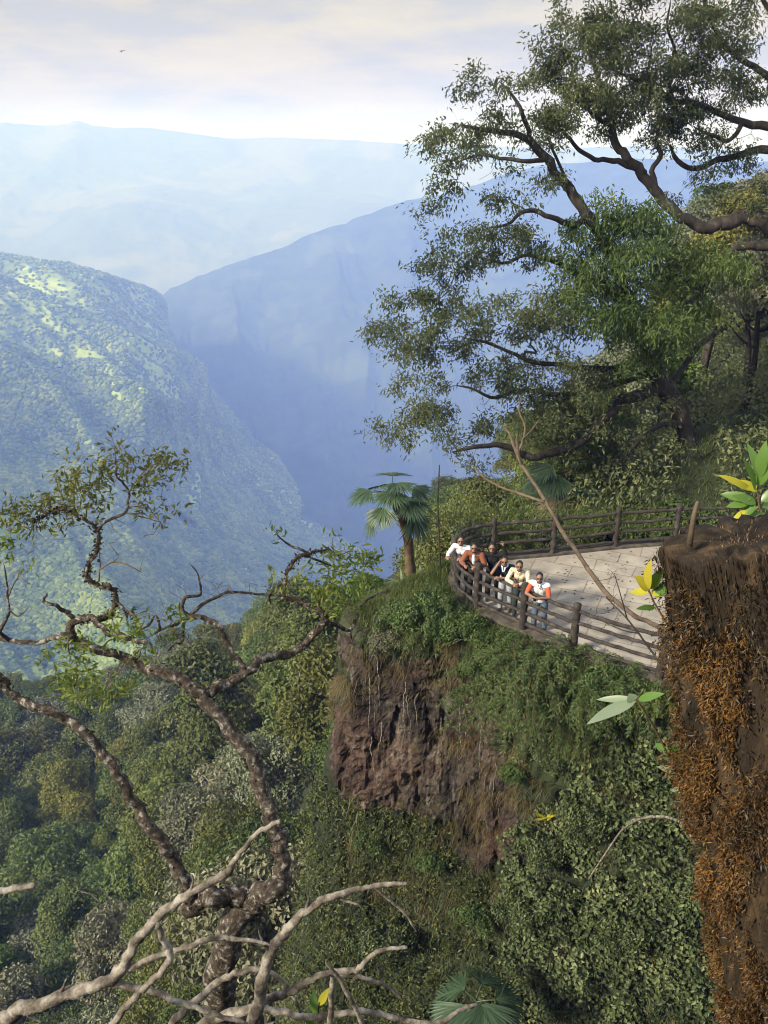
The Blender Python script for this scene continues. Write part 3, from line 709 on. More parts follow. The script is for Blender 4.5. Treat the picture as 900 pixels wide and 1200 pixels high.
def crown_trunk(rng, R_, H, total):
    mb = MB()
    top = np.array([rng.normal(0, .3), rng.normal(0, .3), total * .85])
    pts = interp(np.array([[0, 0, -1.5], [rng.normal(0, .15), rng.normal(0, .15), total * .3], top * np.array([.6, .6, .7]), top]), 10)
    r0 = total * .022
    tube(mb, pts, np.linspace(r0 * 1.3, r0 * .35, 10), 8, rough=.2)
    for k in range(6):
        i = rng.integers(4, 9); a = rng.uniform(0, 6.28)
        e = pts[i] + np.array([math.cos(a) * R_ * .6, math.sin(a) * R_ * .6, R_ * rng.uniform(.2, .6)])
        tube(mb, interp(np.array([pts[i], (pts[i] + e) / 2 + [0, 0, -.2], e]), 6), np.linspace(r0 * .45, r0 * .15, 6), 5)
    return mb
KINDS = {}
def tree_kind(key, seed, R_, H, total, nl, nleaf, ls, mat, style='round', droop=0.0, bark='bark'):
    rng = np.random.default_rng(seed)
    c = lobes_crown(rng, R_, H, nl, nleaf, ls, style, droop=droop)
    for v in c.v: v[:, 2] += total - H
    KINDS[key] = (c.mesh('crown', M[mat], False), crown_trunk(rng, R_, H, total).mesh('trunk', M[bark]), total, R_)
tree_kind('dark_a', 1, 4.4, 7.0, 12, 26, 9000, .34, 'leaf_dark')
tree_kind('dark_b', 2, 3.8, 8.5, 13, 24, 8500, .30, 'leaf_dark', 'tall')
tree_kind('dark_c', 3, 5.2, 6.5, 12, 34, 11000, .36, 'leaf_dark')
tree_kind('mid_a', 4, 4.2, 7.0, 12, 26, 9000, .32, 'leaf_mid')
tree_kind('mid_b', 5, 3.6, 7.5, 11, 22, 8000, .30, 'leaf_mid', 'tall')
tree_kind('yellow_a', 6, 3.3, 8.0, 11, 22, 8500, .26, 'leaf_yellow', 'tall')
tree_kind('grey_a', 7, 3.8, 6.0, 10, 24, 9500, .28, 'leaf_grey')
tree_kind('grey_b', 8, 3.0, 5.5, 9, 20, 12000, .2, 'leaf_grey', droop=.4)
tree_kind('near_dark', 9, 3.2, 5.5, 8, 26, 16000, .17, 'leaf_dark', droop=.5)
tree_kind('near_mid', 10, 2.8, 5.0, 7.5, 24, 15000, .16, 'leaf_mid', droop=.6)
LBL = {'dark_a': 'rounded dark green broadleaf tree in the ravine forest below the terrace', 'dark_b': 'tall narrow dark green tree in the ravine forest below the terrace',
       'dark_c': 'wide spreading dark green tree in the ravine forest below the terrace', 'mid_a': 'rounded mid green broadleaf tree in the ravine forest below the terrace',
       'mid_b': 'tall mid green tree in the ravine forest below the terrace', 'yellow_a': 'yellow green plume-crowned tree in the ravine forest',
       'grey_a': 'grey green pale-leaved tree in the ravine forest', 'grey_b': 'small silvery grey-leaved tree in the ravine by the cliff foot',
       'near_dark': 'small dark glossy-leaved tree at the foot of the cliff', 'near_mid': 'small fresh green leafy tree at the foot of the cliff'}
def stand(key, x, y, z, s, rng, label, group, cat='tree'):
    cm, tm, tot, R_ = KINDS[key]
    t = thing('forest_tree', label, cat, (x, y, z), group)
    t.rotation_euler = (rng.normal(0, .05), rng.normal(0, .05), rng.uniform(0, 6.28)); t.scale = (s, s, s * rng.uniform(.9, 1.15))
    link('crown', cm, t); link('trunk', tm, t)
    return t
rng = np.random.default_rng(77)
placed = []
def free(x, y, r):
    for a, b, c in placed:
        if (a - x) ** 2 + (b - y) ** 2 < (r + c) ** 2: return False
    return True
# a few that stand out, put where they grow
for px, py, Y, key, s, lab in [(140, 885, 96, 'yellow_a', 1.25, 'tall yellow green plume-crowned tree behind the left fork of the gnarled tree'),
        (186, 915, 84, 'yellow_a', .85, 'smaller yellow green tree beside the tall pale plume-crowned tree'),
        (215, 775, 84, 'grey_a', .95, 'pale olive tree at the left edge of the dark wooded spur'),
        (20, 985, 78, 'mid_a', 1.1, 'bright mid green tree at the left edge of the ravine forest'),
        (125, 985, 72, 'yellow_a', .8, 'olive yellow tree in the middle of the ravine forest'),
        (250, 945, 46, 'grey_b', 1.35, 'silvery grey-leaved tree beside the trunk of the gnarled tree'),
        (320, 900, 44, 'grey_b', 1.2, 'silvery grey-leaved tree left of the rock face'),
        (60, 905, 100, 'dark_c', 1.2, 'wide dark tree left of the tall yellow green tree')]:
    p = P(px, py, Y); cm, tm, tot, R_ = KINDS[key]; stand(key, p[0], p[1], p[2] - tot * s * .8, s, rng, lab, None)
    placed.append((p[0], p[1], R_ * s * .75))
zones = 0
for it in range(9000):
    Y = 22 + 150 * rng.random() ** .75
    x = rng.uniform(-.62 * Y - 8, .12 * Y - 2)
    r = np.interp(Y, [22, 45, 80, 170], [1.7, 2.5, 2.9, 4.2]) * rng.uniform(.8, 1.2)
    if not free(x, Y, r): continue
    if x > -2.6 - (Y - 20) * .03 and Y < 31: continue
    z = float(terrain_z(np.array([x]), np.array([Y]))[0])
    q = proj(np.array([x, Y, z + 8.0]))
    if q[0] < -60 or q[0] > 480 or q[1] > 1290 or q[1] < 640: continue
    if Y < 34: key = rng.choice(['near_dark', 'near_mid', 'grey_b', 'near_dark'])
    elif Y < 62: key = rng.choice(['dark_a', 'grey_b', 'mid_b', 'grey_a', 'dark_b', 'near_dark', 'mid_a'])
    else: key = rng.choice(['dark_a', 'dark_b', 'dark_c', 'mid_a', 'mid_b', 'grey_a', 'dark_a', 'dark_c', 'yellow_a'], p=[.18, .14, .16, .14, .1, .07, .09, .08, .04])
    if q[0] > 200 and q[1] < 830 and Y > 60: key = rng.choice(['dark_a', 'dark_c', 'dark_b', 'mid_a', 'dark_c'])
    tot, R_ = KINDS[key][2:]
    s = r / R_ * rng.uniform(1.45, 1.9)
    hm = np.interp(q[0], [-60, 100, 200, 260, 400, 480], [790, 786, 752, 710, 692, 676])
    if proj(np.array([x, Y, z + tot * s * 1.05]))[1] < hm: s *= .68
    if proj(np.array([x, Y, z + tot * s * 1.05]))[1] < hm: continue
    placed.append((x, Y, r))
    stand(key, x, Y, z - .3, s, rng, LBL[key], LBL[key].replace(' tree ', ' trees ', 1))
    zones += 1
    if zones >= 285: break
print('ravine trees', zones)
# trees on the wooded slope behind the terrace
rng = np.random.default_rng(78)
cnt = 0
for it in range(5000):
    Y = 30 + 75 * rng.random() ** .8; x = rng.uniform(.02 * Y, .62 * Y)
    r = np.interp(Y, [30, 60, 110], [1.5, 2.5, 3.4]) * rng.uniform(.8, 1.2)
    if not free(x, Y, r): continue
    z = float(terrain_z(np.array([x]), np.array([Y]))[0]); q = proj(np.array([x, Y, z + 4]))
    if q[0] < 500 or q[0] > 990 or q[1] < 120: continue
    if Y < 40 and z > -4 and abs(q[0] - 815) < 60: continue
    if q[0] < 700: key = rng.choice(['dark_a', 'dark_c', 'near_dark', 'dark_b'])
    else: key = rng.choice(['grey_a', 'mid_b', 'grey_b', 'dark_a', 'grey_a', 'yellow_a'])
    tot, R_ = KINDS[key][2:]; s = r / R_ * rng.uniform(1.2, 1.5)
    hmax = np.interp(q[0], [520, 600, 680, 760, 830, 900], [545, 500, 450, 370, 210, 180])
    ptop = proj(np.array([x, Y, z + tot * s]))
    if ptop[1] < hmax:
        s *= .7
        if proj(np.array([x, Y, z + tot * s]))[1] < hmax: continue
    placed.append((x, Y, r))
    lab = {'dark': 'dark green tree on the wooded slope behind the log fence', 'near': 'low dark leafy tree on the slope behind the log fence', 'grey': 'grey green scrubby tree on the slope behind the terrace', 'mid_': 'mid green tree on the slope behind the terrace', 'yell': 'olive yellow tree on the slope behind the tall spreading tree'}[key[:4]]
    stand(key, x, Y, z - .3, s, rng, lab, lab.replace(' tree ', ' trees ', 1)); cnt += 1
    if cnt >= 110: break
print('slope trees', cnt)

# ------------------------------------------------------------------ branching trees grown from hand-laid limbs
class Grow:
    def __init__(s): s.p = []; s.par = []; s.fix = []
    def limb(s, pts, rad, parent=None):
        """hand-laid limb; returns indices of its nodes"""
        idx = []
        for i, (q, r) in enumerate(zip(pts, rad)):
            s.p.append(np.asarray(q, float)); s.par.append(idx[-1] if idx else (-1 if parent is None else parent)); s.fix.append(float(r)); idx.append(len(s.p) - 1)
        return idx
    def nearest(s, q):
        return int(np.argmin(((np.array(s.p) - np.asarray(q)) ** 2).sum(1)))
    def grow(s, att, step, rng, jit=.25, start=0):
        """join every attractor to the closest wood, nearest first"""
        att = np.asarray(att, float); n0 = len(s.p); ends = [-1] * len(att)
        T = np.array(s.p)[start:]; d = np.full(len(att), 1e18); ni = np.zeros(len(att), int)
        for k in range(0, len(att), 200):
            dd = ((att[k:k + 200, None] - T[None]) ** 2).sum(-1); ni[k:k + 200] = dd.argmin(1) + start; d[k:k + 200] = dd.min(1)
        live = np.ones(len(att), bool)
        for _ in range(len(att)):
            dm = np.where(live, d, 1e18); a = int(dm.argmin()); live[a] = False
            b = ni[a]; q0 = s.p[b]; q1 = att[a]; ln = math.sqrt(max(d[a], 1e-9)); m = max(1, int(ln / step)); last = b
            off = rng.normal(0, jit * ln * .3, 3); new = []
            for k in range(1, m + 1):
                t = k / m; q = q0 + (q1 - q0) * t + off * math.sin(t * math.pi) + (rng.normal(0, jit * step * .25, 3) if k < m else 0)
                s.p.append(q); s.par.append(last); s.fix.append(0.0); last = len(s.p) - 1; new.append(last)
            ends[a] = last
            for j in new:
                dj = ((att - s.p[j]) ** 2).sum(1); c = dj < d; d = np.where(c, dj, d); ni = np.where(c, j, ni)
        return ends
    def radii(s, tip, ex=.45, rmax=1e9):
        n = len(s.p); cnt = np.zeros(n); 
        kids = [[] for _ in range(n)]
        for i in range(n):
            if s.par[i] >= 0: kids[s.par[i]].append(i)
        for i in range(n - 1, -1, -1):
            cnt[i] = max(1, cnt[i])
            if s.par[i] >= 0: cnt[s.par[i]] += cnt[i]
        r = tip * cnt ** ex
        for i in range(n):
            if s.fix[i] > 0: r[i] = s.fix[i]
            elif s.par[i] >= 0: r[i] = min(r[i], r[s.par[i]] * .85, rmax)
        return r, kids
    def wood(s, mb_big, mb_small, r, kids, thr, sides_big=9, rough=.12):
        """limbs thicker than thr go to mb_big, the twigs to mb_small"""
        P_ = np.array(s.p); done = [False] * len(P_)
        for i in range(len(P_)):
            starts = []
            if s.par[i] < 0: starts.append((i, None))
            main = max(kids[i], key=lambda k: r[k]) if kids[i] else None
            for k in kids[i]:
                if k != main or (s.fix[i] > 0) != (s.fix[k] > 0): starts.append((k, i))
            for st, pr in starts:
                if done[st]: continue
                path = [st]; done[st] = True; c = st
                while kids[c]:
                    mk = max(kids[c], key=lambda k: r[k])
                    if done[mk] or (s.fix[c] > 0) != (s.fix[mk] > 0): break
                    path.append(mk); done[mk] = True; c = mk
                pts = [P_[x] for x in path]; rr = [r[x] for x in path]
                if pr is not None: pts = [P_[pr]] + pts; rr = [min(r[pr], rr[0] * 1.15)] + rr
                if len(pts) < 2: continue
                big = max(rr) > thr
                if big: tube(mb_big, pts, rr, sides_big, rough=rough, seed=st % 97)
                else: tube(mb_small, pts, rr, 5 if max(rr) > thr * .4 else 3, cap=False)

WSC = .7; KINK = .4
def limb_px(G, pts, Yd, smooth_n=None, parent_near=True, first=False):
    """limb from (px, py, width px[, Y]) points; Yd gives the ground distance where a point has none"""
    a = []
    for q in pts:
        Y = q[3] if len(q) > 3 else Yd
        a.append((q[0], q[1], q[2], Y))
    a = np.array(a, float); n = smooth_n or max(4, len(a) * 3)
    a = interp(a, n)
    w = [P(x, y, Y) for x, y, _, Y in a]
    wj = np.array(w); rj = a[:, 2] / F * .5 * np.array([depth(p) for p in w]); sd0 = len(G.p)
    for ax_ in range(3): wj[1:, ax_] += ((vnoise(np.c_[np.arange(len(w)) * .62 + sd0, np.full(len(w), ax_ * 9.1), np.zeros(len(w))], 3) - .5) * 2 * KINK * rj)[1:]
    w = list(wj); r = [max(.003, .5 * wd / F * depth(p) * WSC) for (_, _, wd, _), p in zip(a, w)]
    if not first: r[-1] *= .35; r[-2] *= .65
    par = None
    if not first and G.p:
        par = G.nearest(w[0])
        return G.limb(w, r, par)
    return G.limb(w, r)
def ell_points(rng, n, els, clus=1, sig=.3):
    """points in foliage volumes given as (px, py, rx, ry, Y, depth radius, weight)"""
    w = np.array([e[2] * e[3] * e[6] for e in els], float); pk = rng.choice(len(els), n, p=w / w.sum()); out = []
    for k in pk:
        px, py, rx, ry, Y, dy, _ = els[k]
        while True:
            v = rng.uniform(-1, 1, 3)
            if .12 < (v ** 2).sum() < 1: break
        out.append(P(px + v[0] * rx, py + v[1] * ry, Y + v[2] * dy))
    out = np.array(out)
    if clus > 1:
        out = np.repeat(out[:max(1, n // clus)], clus, 0); out = out + rng.normal(0, sig, out.shape) * np.array([1, 1, .55])
    return out
def leaf_sprays(mb, pts, dirs, rng, per, L0, wid, spread=.9, droop=.5, mat=0, reach=.12):
    n = len(pts) * per
    b = np.repeat(pts, per, 0); d0 = np.repeat(dirs, per, 0)
    b = b + rng.normal(0, reach, (n, 3)) - d0 * rng.uniform(0, reach * 2, (n, 1))
    d = unit(d0 * .7 + rng.normal(0, spread * .6, (n, 3)) + np.array([0, 0, -droop]))
    nn = unit(rng.normal(0, .7, (n, 3)) + np.array([0, 0, .8]))
    leaves(mb, b, d, nn, L0 * rng.uniform(.6, 1.3, n), wid * rng.uniform(.7, 1.2, n), mat, fold=.2)

# --- the tall tree behind the fence
rng = np.random.default_rng(5)
G = Grow()
limb_px(G, [(826, 606, 40), (818, 575, 36), (810, 535, 33), (798, 495, 31), (783, 460, 30), (768, 425, 27), (752, 390, 25), (737, 352, 23), (722, 318, 21), (705, 285, 19), (688, 252, 18), (672, 228, 17), (655, 205, 16), (640, 187, 15), (623, 171, 13), (607, 157, 11), (584, 154, 9), (559, 152, 7), (540, 146, 5)], 29.5, 60, first=True)
for pts in [[(760, 458, 22, 29.5), (736, 466, 18, 29), (719, 477, 16, 28.5), (704, 497, 15, 28), (687, 513, 15, 27.6), (668, 524, 15, 27.2), (649, 532, 14, 27), (632, 536, 13, 26.8), (617, 535, 12, 26.6), (596, 523, 11, 26.4), (575, 522, 9, 26.2), (553, 525, 7, 26), (530, 530, 5, 26)],
            [(764, 424, 16, 29.5), (735, 428, 12, 29), (697, 433, 10, 28.5), (676, 430, 9, 28), (655, 428, 8, 27.6), (628, 425, 8, 27.2), (612, 419, 7, 27), (596, 412, 6, 27), (570, 402, 5, 27), (545, 396, 4, 27)],
            [(752, 440, 13, 29.5), (700, 458, 10, 29), (655, 463, 8, 28.6), (633, 460, 8, 28.4), (607, 457, 7, 28.2), (580, 466, 6, 28), (553, 455, 4, 28), (535, 452, 3, 28)],
            [(745, 375, 15, 29.5), (722, 345, 12, 30), (700, 330, 11, 30.5), (670, 318, 9, 30.5), (645, 305, 8, 30), (615, 300, 6, 30), (590, 308, 5, 30), (560, 300, 3, 30)],
            [(690, 257, 12, 29.5), (672, 262, 11, 29), (648, 255, 9, 28.5), (628, 247, 8, 28.5), (610, 250, 7, 28.4), (596, 262, 5, 28.4), (570, 268, 4, 28.4)],
            [(705, 285, 11, 29.5), (698, 262, 10, 30), (685, 240, 8, 30.2), (668, 218, 6, 30.4), (655, 190, 5, 30.4), (640, 160, 4, 30.4)],
            [(623, 171, 9, 29.5), (618, 150, 8, 29.3), (612, 130, 7, 29), (600, 112, 5, 29), (585, 95, 4, 29)],
            [(640, 187, 9, 29.5), (618, 190, 7, 29), (592, 186, 6, 29), (565, 182, 5, 29), (535, 190, 3, 29)],
            [(783, 460, 14, 29.5), (800, 430, 11, 30), (818, 405, 10, 30), (841, 390, 9, 30), (860, 372, 7, 30)],
            [(768, 425, 14, 29.5), (790, 385, 11, 29), (812, 350, 9, 28.6), (835, 320, 7, 28.4)],
            [(798, 495, 12, 29.5), (770, 500, 8, 28.8), (745, 520, 7, 28.2), (722, 545, 5, 27.8)]]:
    limb_px(G, pts, 29.5)
elsA = [(585, 118, 62, 42, 29.3, 2.2, .55), (535, 170, 40, 60, 29, 2, .55), (600, 200, 70, 55, 29, 2.4, .55), (520, 255, 45, 40, 28.6, 2, .6), (575, 290, 80, 42, 29, 2.4, .7), (520, 320, 50, 30, 28.6, 2, .6),
        (500, 365, 52, 34, 27.5, 2, 1.3), (470, 400, 38, 30, 27.3, 1.8, 1.2), (520, 420, 60, 36, 27.4, 2, .9), (600, 380, 75, 45, 28, 2.5, .9), (490, 470, 45, 25, 26.6, 1.6, .5), (470, 512, 42, 26, 26, 1.6, 1.1), (520, 495, 55, 30, 26.2, 1.8, .7), (560, 540, 50, 16, 26, 1.4, .35),
        (640, 450, 95, 55, 28, 2.5, .9), (690, 490, 80, 50, 28, 2.5, .8), (610, 490, 60, 36, 27, 2, .7), (760, 510, 70, 50, 28.5, 2.2, .6)]
attA = ell_points(rng, 3600, elsA, 16, .27)
elsB_ = [(690, 290, 48, 42, 28.4, 2, 1.0), (760, 300, 70, 60, 28.6, 2.4, 1.0), (830, 330, 70, 60, 29, 2.5, 1.1), (690, 360, 60, 55, 28, 2.2, 1.0), (770, 385, 90, 60, 28, 2.5, 1.1), (855, 385, 55, 45, 28.6, 2, .9), (720, 240, 40, 30, 29, 2, .7)]
attB = ell_points(rng, 1900, elsB_, 22, .36)
endA = G.grow(np.concatenate([attA, attB, ell_points(rng, 900, elsA)]), .38, rng, .5)
r, kids = G.radii(.0058, .42, .07)
mb1, mb2, mb3, mb4 = MB(), MB(), MB(), MB()
G.wood(mb1, mb2, r, kids, .035)
Pn = np.array(G.p); dA = unit(np.array([Pn[e] - Pn[G.par[e]] for e in endA]) + rng.normal(0, .05, (len(endA), 3)))
nA = len(attA)
leaf_sprays(mb3, attA, dA[:nA], rng, 9, .165, .058, droop=.55, reach=.11)
leaf_sprays(mb4, attB, dA[nA:nA + len(attB)], rng, 13, .19, .062, droop=.8, reach=.17)
tall = thing('broadleaf_tree', 'tall old broadleaf tree spreading dark crooked limbs behind the log fence', 'tree', tuple(P(826, 606, 29.5)))
def sub(mb, name, mats, root, smooth=True):
    o = mb.build(name, mats, root, smooth); o.matrix_parent_inverse = Matrix.Translation(root.location).inverted(); return o
sub(mb1, 'trunk', M['bark'], tall); sub(mb2, 'twigs', M['bark'], tall)
sub(mb3, 'crown', M['leaf_tree'], tall, False)
o_ = sub(mb4, 'crown', M['leaf_bright'], tall, False); o_['label'] = 'brighter green dense lower crown'
print('tall tree', len(G.p))

# --- the tree whose limbs reach in from beyond the right edge
rng = np.random.default_rng(6)
G = Grow()
limb_px(G, [(1090, 640, 60), (1075, 540, 54), (1050, 440, 50), (1010, 350, 46), (960, 290, 40), (920, 268, 34), (900, 258, 30), (880, 255, 28), (850, 262, 24), (820, 268, 20), (803, 258, 18), (790, 247, 18), (769, 226, 17), (754, 202, 17), (740, 193, 16), (729, 182, 15), (721, 168, 13), (717, 148, 12), (711, 123, 10), (704, 100, 8), (695, 75, 6), (690, 55, 5)], 31, 66, first=True)
for pts in [[(960, 290, 22), (920, 288, 18), (890, 288, 15), (868, 292, 12), (845, 300, 8)],
            [(754, 202, 13), (735, 193, 11), (715, 187, 9), (697, 187, 8), (680, 176, 7), (665, 160, 6), (650, 140, 5), (640, 118, 4)],
            [(769, 226, 10), (765, 200, 9), (775, 182, 8), (770, 165, 7), (772, 140, 6), (768, 112, 6), (760, 85, 5), (765, 50, 4)],
            [(1010, 350, 30, 31), (1000, 270, 26, 31.5), (975, 215, 22, 32), (945, 195, 18, 32), (905, 175, 15, 32), (870, 180, 12, 32), (840, 188, 10, 32), (815, 198, 9, 31.6), (795, 190, 8, 31.4), (785, 170, 6, 31)],
            [(975, 215, 18, 32), (945, 165, 16, 32), (900, 150, 14, 32), (870, 142, 12, 32), (845, 134, 10, 32), (815, 120, 9, 32), (790, 118, 8, 32), (770, 105, 7, 32), (740, 92, 5, 32), (715, 80, 4, 32)],
            [(945, 165, 16, 32), (925, 110, 14, 32), (895, 85, 11, 32), (870, 70, 10, 32), (850, 55, 8, 32), (835, 30, 6, 32), (825, 0, 5, 32), (815, -35, 4, 32)],
            [(925, 110, 12, 32), (930, 60, 10, 32.5), (905, 20, 8, 32.5), (885, -20, 6, 32.5)],
            [(870, 142, 8, 32), (855, 165, 7, 31.5), (838, 160, 6, 31), (815, 150, 5, 31)],
            [(717, 148, 8, 31), (700, 140, 7, 31), (685, 120, 6, 31), (672, 95, 5, 31), (668, 60, 4, 31)],
            [(790, 118, 6, 32), (782, 90, 5, 32), (790, 60, 5, 32), (782, 30, 4, 32), (786, 0, 3, 32)]]:
    limb_px(G, pts, 31)
elsB = [(680, 60, 45, 55, 31, 2.2, 1.0), (655, 105, 38, 40, 31, 2, .9), (720, 40, 55, 45, 31, 2.5, .75), (780, 50, 60, 60, 32, 2.5, .7), (850, 30, 60, 45, 32, 2.5, .75), (880, 90, 45, 45, 32, 2.2, .65), (700, 125, 50, 35, 31, 2, .7),
        (820, 100, 60, 40, 32, 2.4, .6), (760, 150, 50, 35, 31.5, 2, .45), (860, 160, 45, 30, 32, 2, .5), (870, 225, 40, 40, 32, 2.2, .45), (640, 150, 30, 25, 31, 1.5, .6), (815, 225, 40, 30, 31.5, 2, .35), (800, 150, 50, 30, 31.6, 2, .6), (740, 120, 45, 30, 31, 2, .6), (720, -25, 90, 25, 31, 2.5, .7), (840, -30, 70, 25, 32, 2.4, .7)]
attB = ell_points(rng, 3300, elsB, 14, .28)
endB = G.grow(np.concatenate([attB, ell_points(rng, 700, elsB)]), .4, rng, .55)
r, kids = G.radii(.0062, .42, .08)
mb1, mb2, mb3 = MB(), MB(), MB()
G.wood(mb1, mb2, r, kids, .035)
Pn = np.array(G.p); dB = unit(np.array([Pn[e] - Pn[G.par[e]] for e in endB]) + rng.normal(0, .05, (len(endB), 3)))
leaf_sprays(mb3, attB, dB[:len(attB)], rng, 12, .165, .056, droop=.5, reach=.12)
rt = thing('broadleaf_tree', 'dark crooked tree reaching in from the right edge above the tall tree', 'tree', tuple(P(1090, 640, 31)))
sub(mb1, 'trunk', M['bark'], rt); sub(mb2, 'twigs', M['bark'], rt); sub(mb3, 'crown', M['leaf_tree'], rt, False)
# ------------------------------------------------------------------ growth on the cliff and round the terrace
CLn = np.gradient(CL, axis=1); CLz = np.gradient(CL, axis=0); CNR = unit(np.cross(CLn, CLz))
if CNR[100, 150, 1] > 0: CNR = -CNR
CPX = proj(CL)                                            # used only to choose which part of the face each plant zone covers
carea = np.linalg.norm(np.cross(CL[1:, :-1] - CL[:-1, :-1], CL[:-1, 1:] - CL[:-1, :-1]), axis=-1)
def on_cliff(rng, n, poly, edge=18, dens=None):
    x, y = CPX[:-1, :-1, 0], CPX[:-1, :-1, 1]
    wob = (fbm(np.stack([x.ravel() / 55, y.ravel() / 55, 0 * x.ravel()], -1), 91, 3) - .5) * 2 * edge
    wob2 = (fbm(np.stack([x.ravel() / 55, y.ravel() / 55, 0 * x.ravel() + 9], -1), 92, 3) - .5) * 2 * edge
    vis = (np.arange(NS - 1) < NS * .86)[None] * np.ones((nz_ - 1, 1))
    m = inpoly(x.ravel() + wob, y.ravel() + wob2, poly).reshape(x.shape) * vis * carea
    if dens is not None: m = m * dens(CL[:-1, :-1])
    w = m.ravel(); w = w / w.sum(); pk = rng.choice(len(w), n, p=w); a, b = np.divmod(pk, NS - 1); u, v = rng.random((2, n, 1))
    return CL[a, b] + u * (CL[a + 1, b] - CL[a, b]) + v * (CL[a, b + 1] - CL[a, b]), CNR[a, b]
def blades(mb, base, d, L_, W_, droop, seg=4, mat=0):
    """narrow bending blades, one per row"""
    n = len(base); d = unit(d); t = np.linspace(0, 1, seg)[None, :, None]
    L_ = np.broadcast_to(L_, (n,))[:, None, None]; W_ = np.broadcast_to(W_, (n,))[:, None, None]; dr = np.broadcast_to(droop, (n,))[:, None, None]
    s = unit(np.cross(d, np.array([0, 0, 1.0]) + 1e-3))[:, None]
    mid = base[:, None] + d[:, None] * L_ * t + np.array([0, 0, -1.0]) * dr * L_ * t ** 2
    w = W_ * (1 - t * .92) * .5
    v = np.stack([mid - s * w, mid + s * w], 2).reshape(n, -1, 3)
    k = np.arange(seg - 1)[:, None] * 2 + np.array([[0, 1, 3, 2]])
    mb.add(v.reshape(-1, 3), (np.arange(n)[:, None, None] * seg * 2 + k[None]).reshape(-1, 4), None, mat)
def patchy(seed, sc, lo, hi):
    return lambda q: np.clip((fbm(q.reshape(-1, 3) / sc, seed, 3).reshape(q.shape[:-1]) - lo) / (hi - lo), 0.0, 1)

IVY = [(592, 985), (625, 945), (668, 905), (690, 870), (780, 850), (920, 860), (920, 1420), (540, 1420), (600, 1150), (592, 1060)]
LOWER = [(240, 1420), (600, 1420), (620, 1120), (585, 1040), (545, 995), (500, 965), (450, 950), (392, 938), (360, 900), (330, 940)]
rng = np.random.default_rng(31)
mb = MB()
for n, wob, L0 in [(25000, .55, .13), (26000, .3, .10)]:
    p, nn = on_cliff(rng, n, IVY, 18, patchy(21, .75, .36, .5))
    th_ = np.clip(fbm(p / .9, 41, 4) - .34, 0, 1) * 2.2
    p = p + nn * (th_ * rng.random(n) ** .5)[:, None] * wob * 2.2 + rng.normal(0, .03, (n, 3))
    fn = unit(nn * .8 + np.array([-.15, -.2, .55]) + rng.normal(0, .42, (n, 3)))
    d = unit(np.cross(fn, rand_dirs(rng, n)) + np.array([0, 0, -.5]))
    leaves(mb, p, d, fn, L0 * rng.uniform(.6, 1.4, n), L0 * rng.uniform(.5, .85, n), fold=.12)
tag(mb.build('ivy', M['leaf_ivy'], smooth=False), kind='stuff')
mb = MB()
n = 52000; p, nn = on_cliff(rng, n, LOWER, 26, patchy(12, .9, .2, .5))
th_ = np.clip(fbm(p / .8, 43, 4) - .36, 0, 1) * 2.2
p = p + nn * (th_ * rng.random(n) ** .5)[:, None] + rng.normal(0, .04, (n, 3))
fn = unit(nn * .8 + np.array([0, -.1, .5]) + rng.normal(0, .5, (n, 3))); d = unit(np.cross(fn, rand_dirs(rng, n)) + np.array([0, 0, -.6]))
leaves(mb, p, d, fn, .11 * rng.uniform(.5, 1.5, n), .05 * rng.uniform(.6, 1.4, n), fold=.15)
n = 9000; p, nn = on_cliff(rng, n, LOWER, 26, patchy(19, .6, .45, .6))
blades(mb, p, unit(nn + np.array([0, 0, .5]) + rng.normal(0, .5, (n, 3))), rng.uniform(.2, .5, n), rng.uniform(.012, .028, n), rng.uniform(.4, 1.0, n))
tag(mb.build('undergrowth', M['leaf_under'], smooth=False), kind='stuff')

# dry grass hanging from ledges and along the lip
mb = MB()
for poly, n, Lr, seed in [([(420, 715), (470, 690), (525, 690), (548, 740), (552, 800), (470, 800), (414, 790)], 3000, (.15, .4), 3),
                          ([(545, 890), (610, 880), (650, 930), (625, 1010), (560, 990), (535, 930)], 2200, (.15, .45), 4),
                          ([(380, 800), (412, 790), (420, 830), (385, 850)], 900, (.2, .5), 5), ([(500, 850), (548, 838), (552, 870), (500, 880)], 1200, (.2, .55), 6), ([(400, 770), (560, 770), (590, 960), (400, 940)], 1800, (.12, .4), 16),
                          ([(390, 935), (540, 960), (600, 1030), (600, 1100), (420, 1060)], 5200, (.2, .6), 7), ([(520, 700), (560, 725), (560, 770), (520, 770)], 1500, (.3, .7), 8),
                          ([(690, 870), (760, 850), (760, 930), (690, 960)], 900, (.2, .5), 9), ([(600, 960), (700, 900), (850, 900), (850, 1250), (600, 1250)], 2200, (.15, .5), 19)]:
    p, nn = on_cliff(rng, n, poly, 14, patchy(seed, .4, .5, .6))
    blades(mb, p, unit(nn * .8 + np.array([0, 0, .45]) + rng.normal(0, .7, (n, 3))), rng.uniform(*Lr, n), rng.uniform(.007, .015, n), rng.uniform(.2, 1.3, n), 5)
tag(mb.build('grass', M['drygrass'], smooth=False), kind='stuff')
mb = MB()
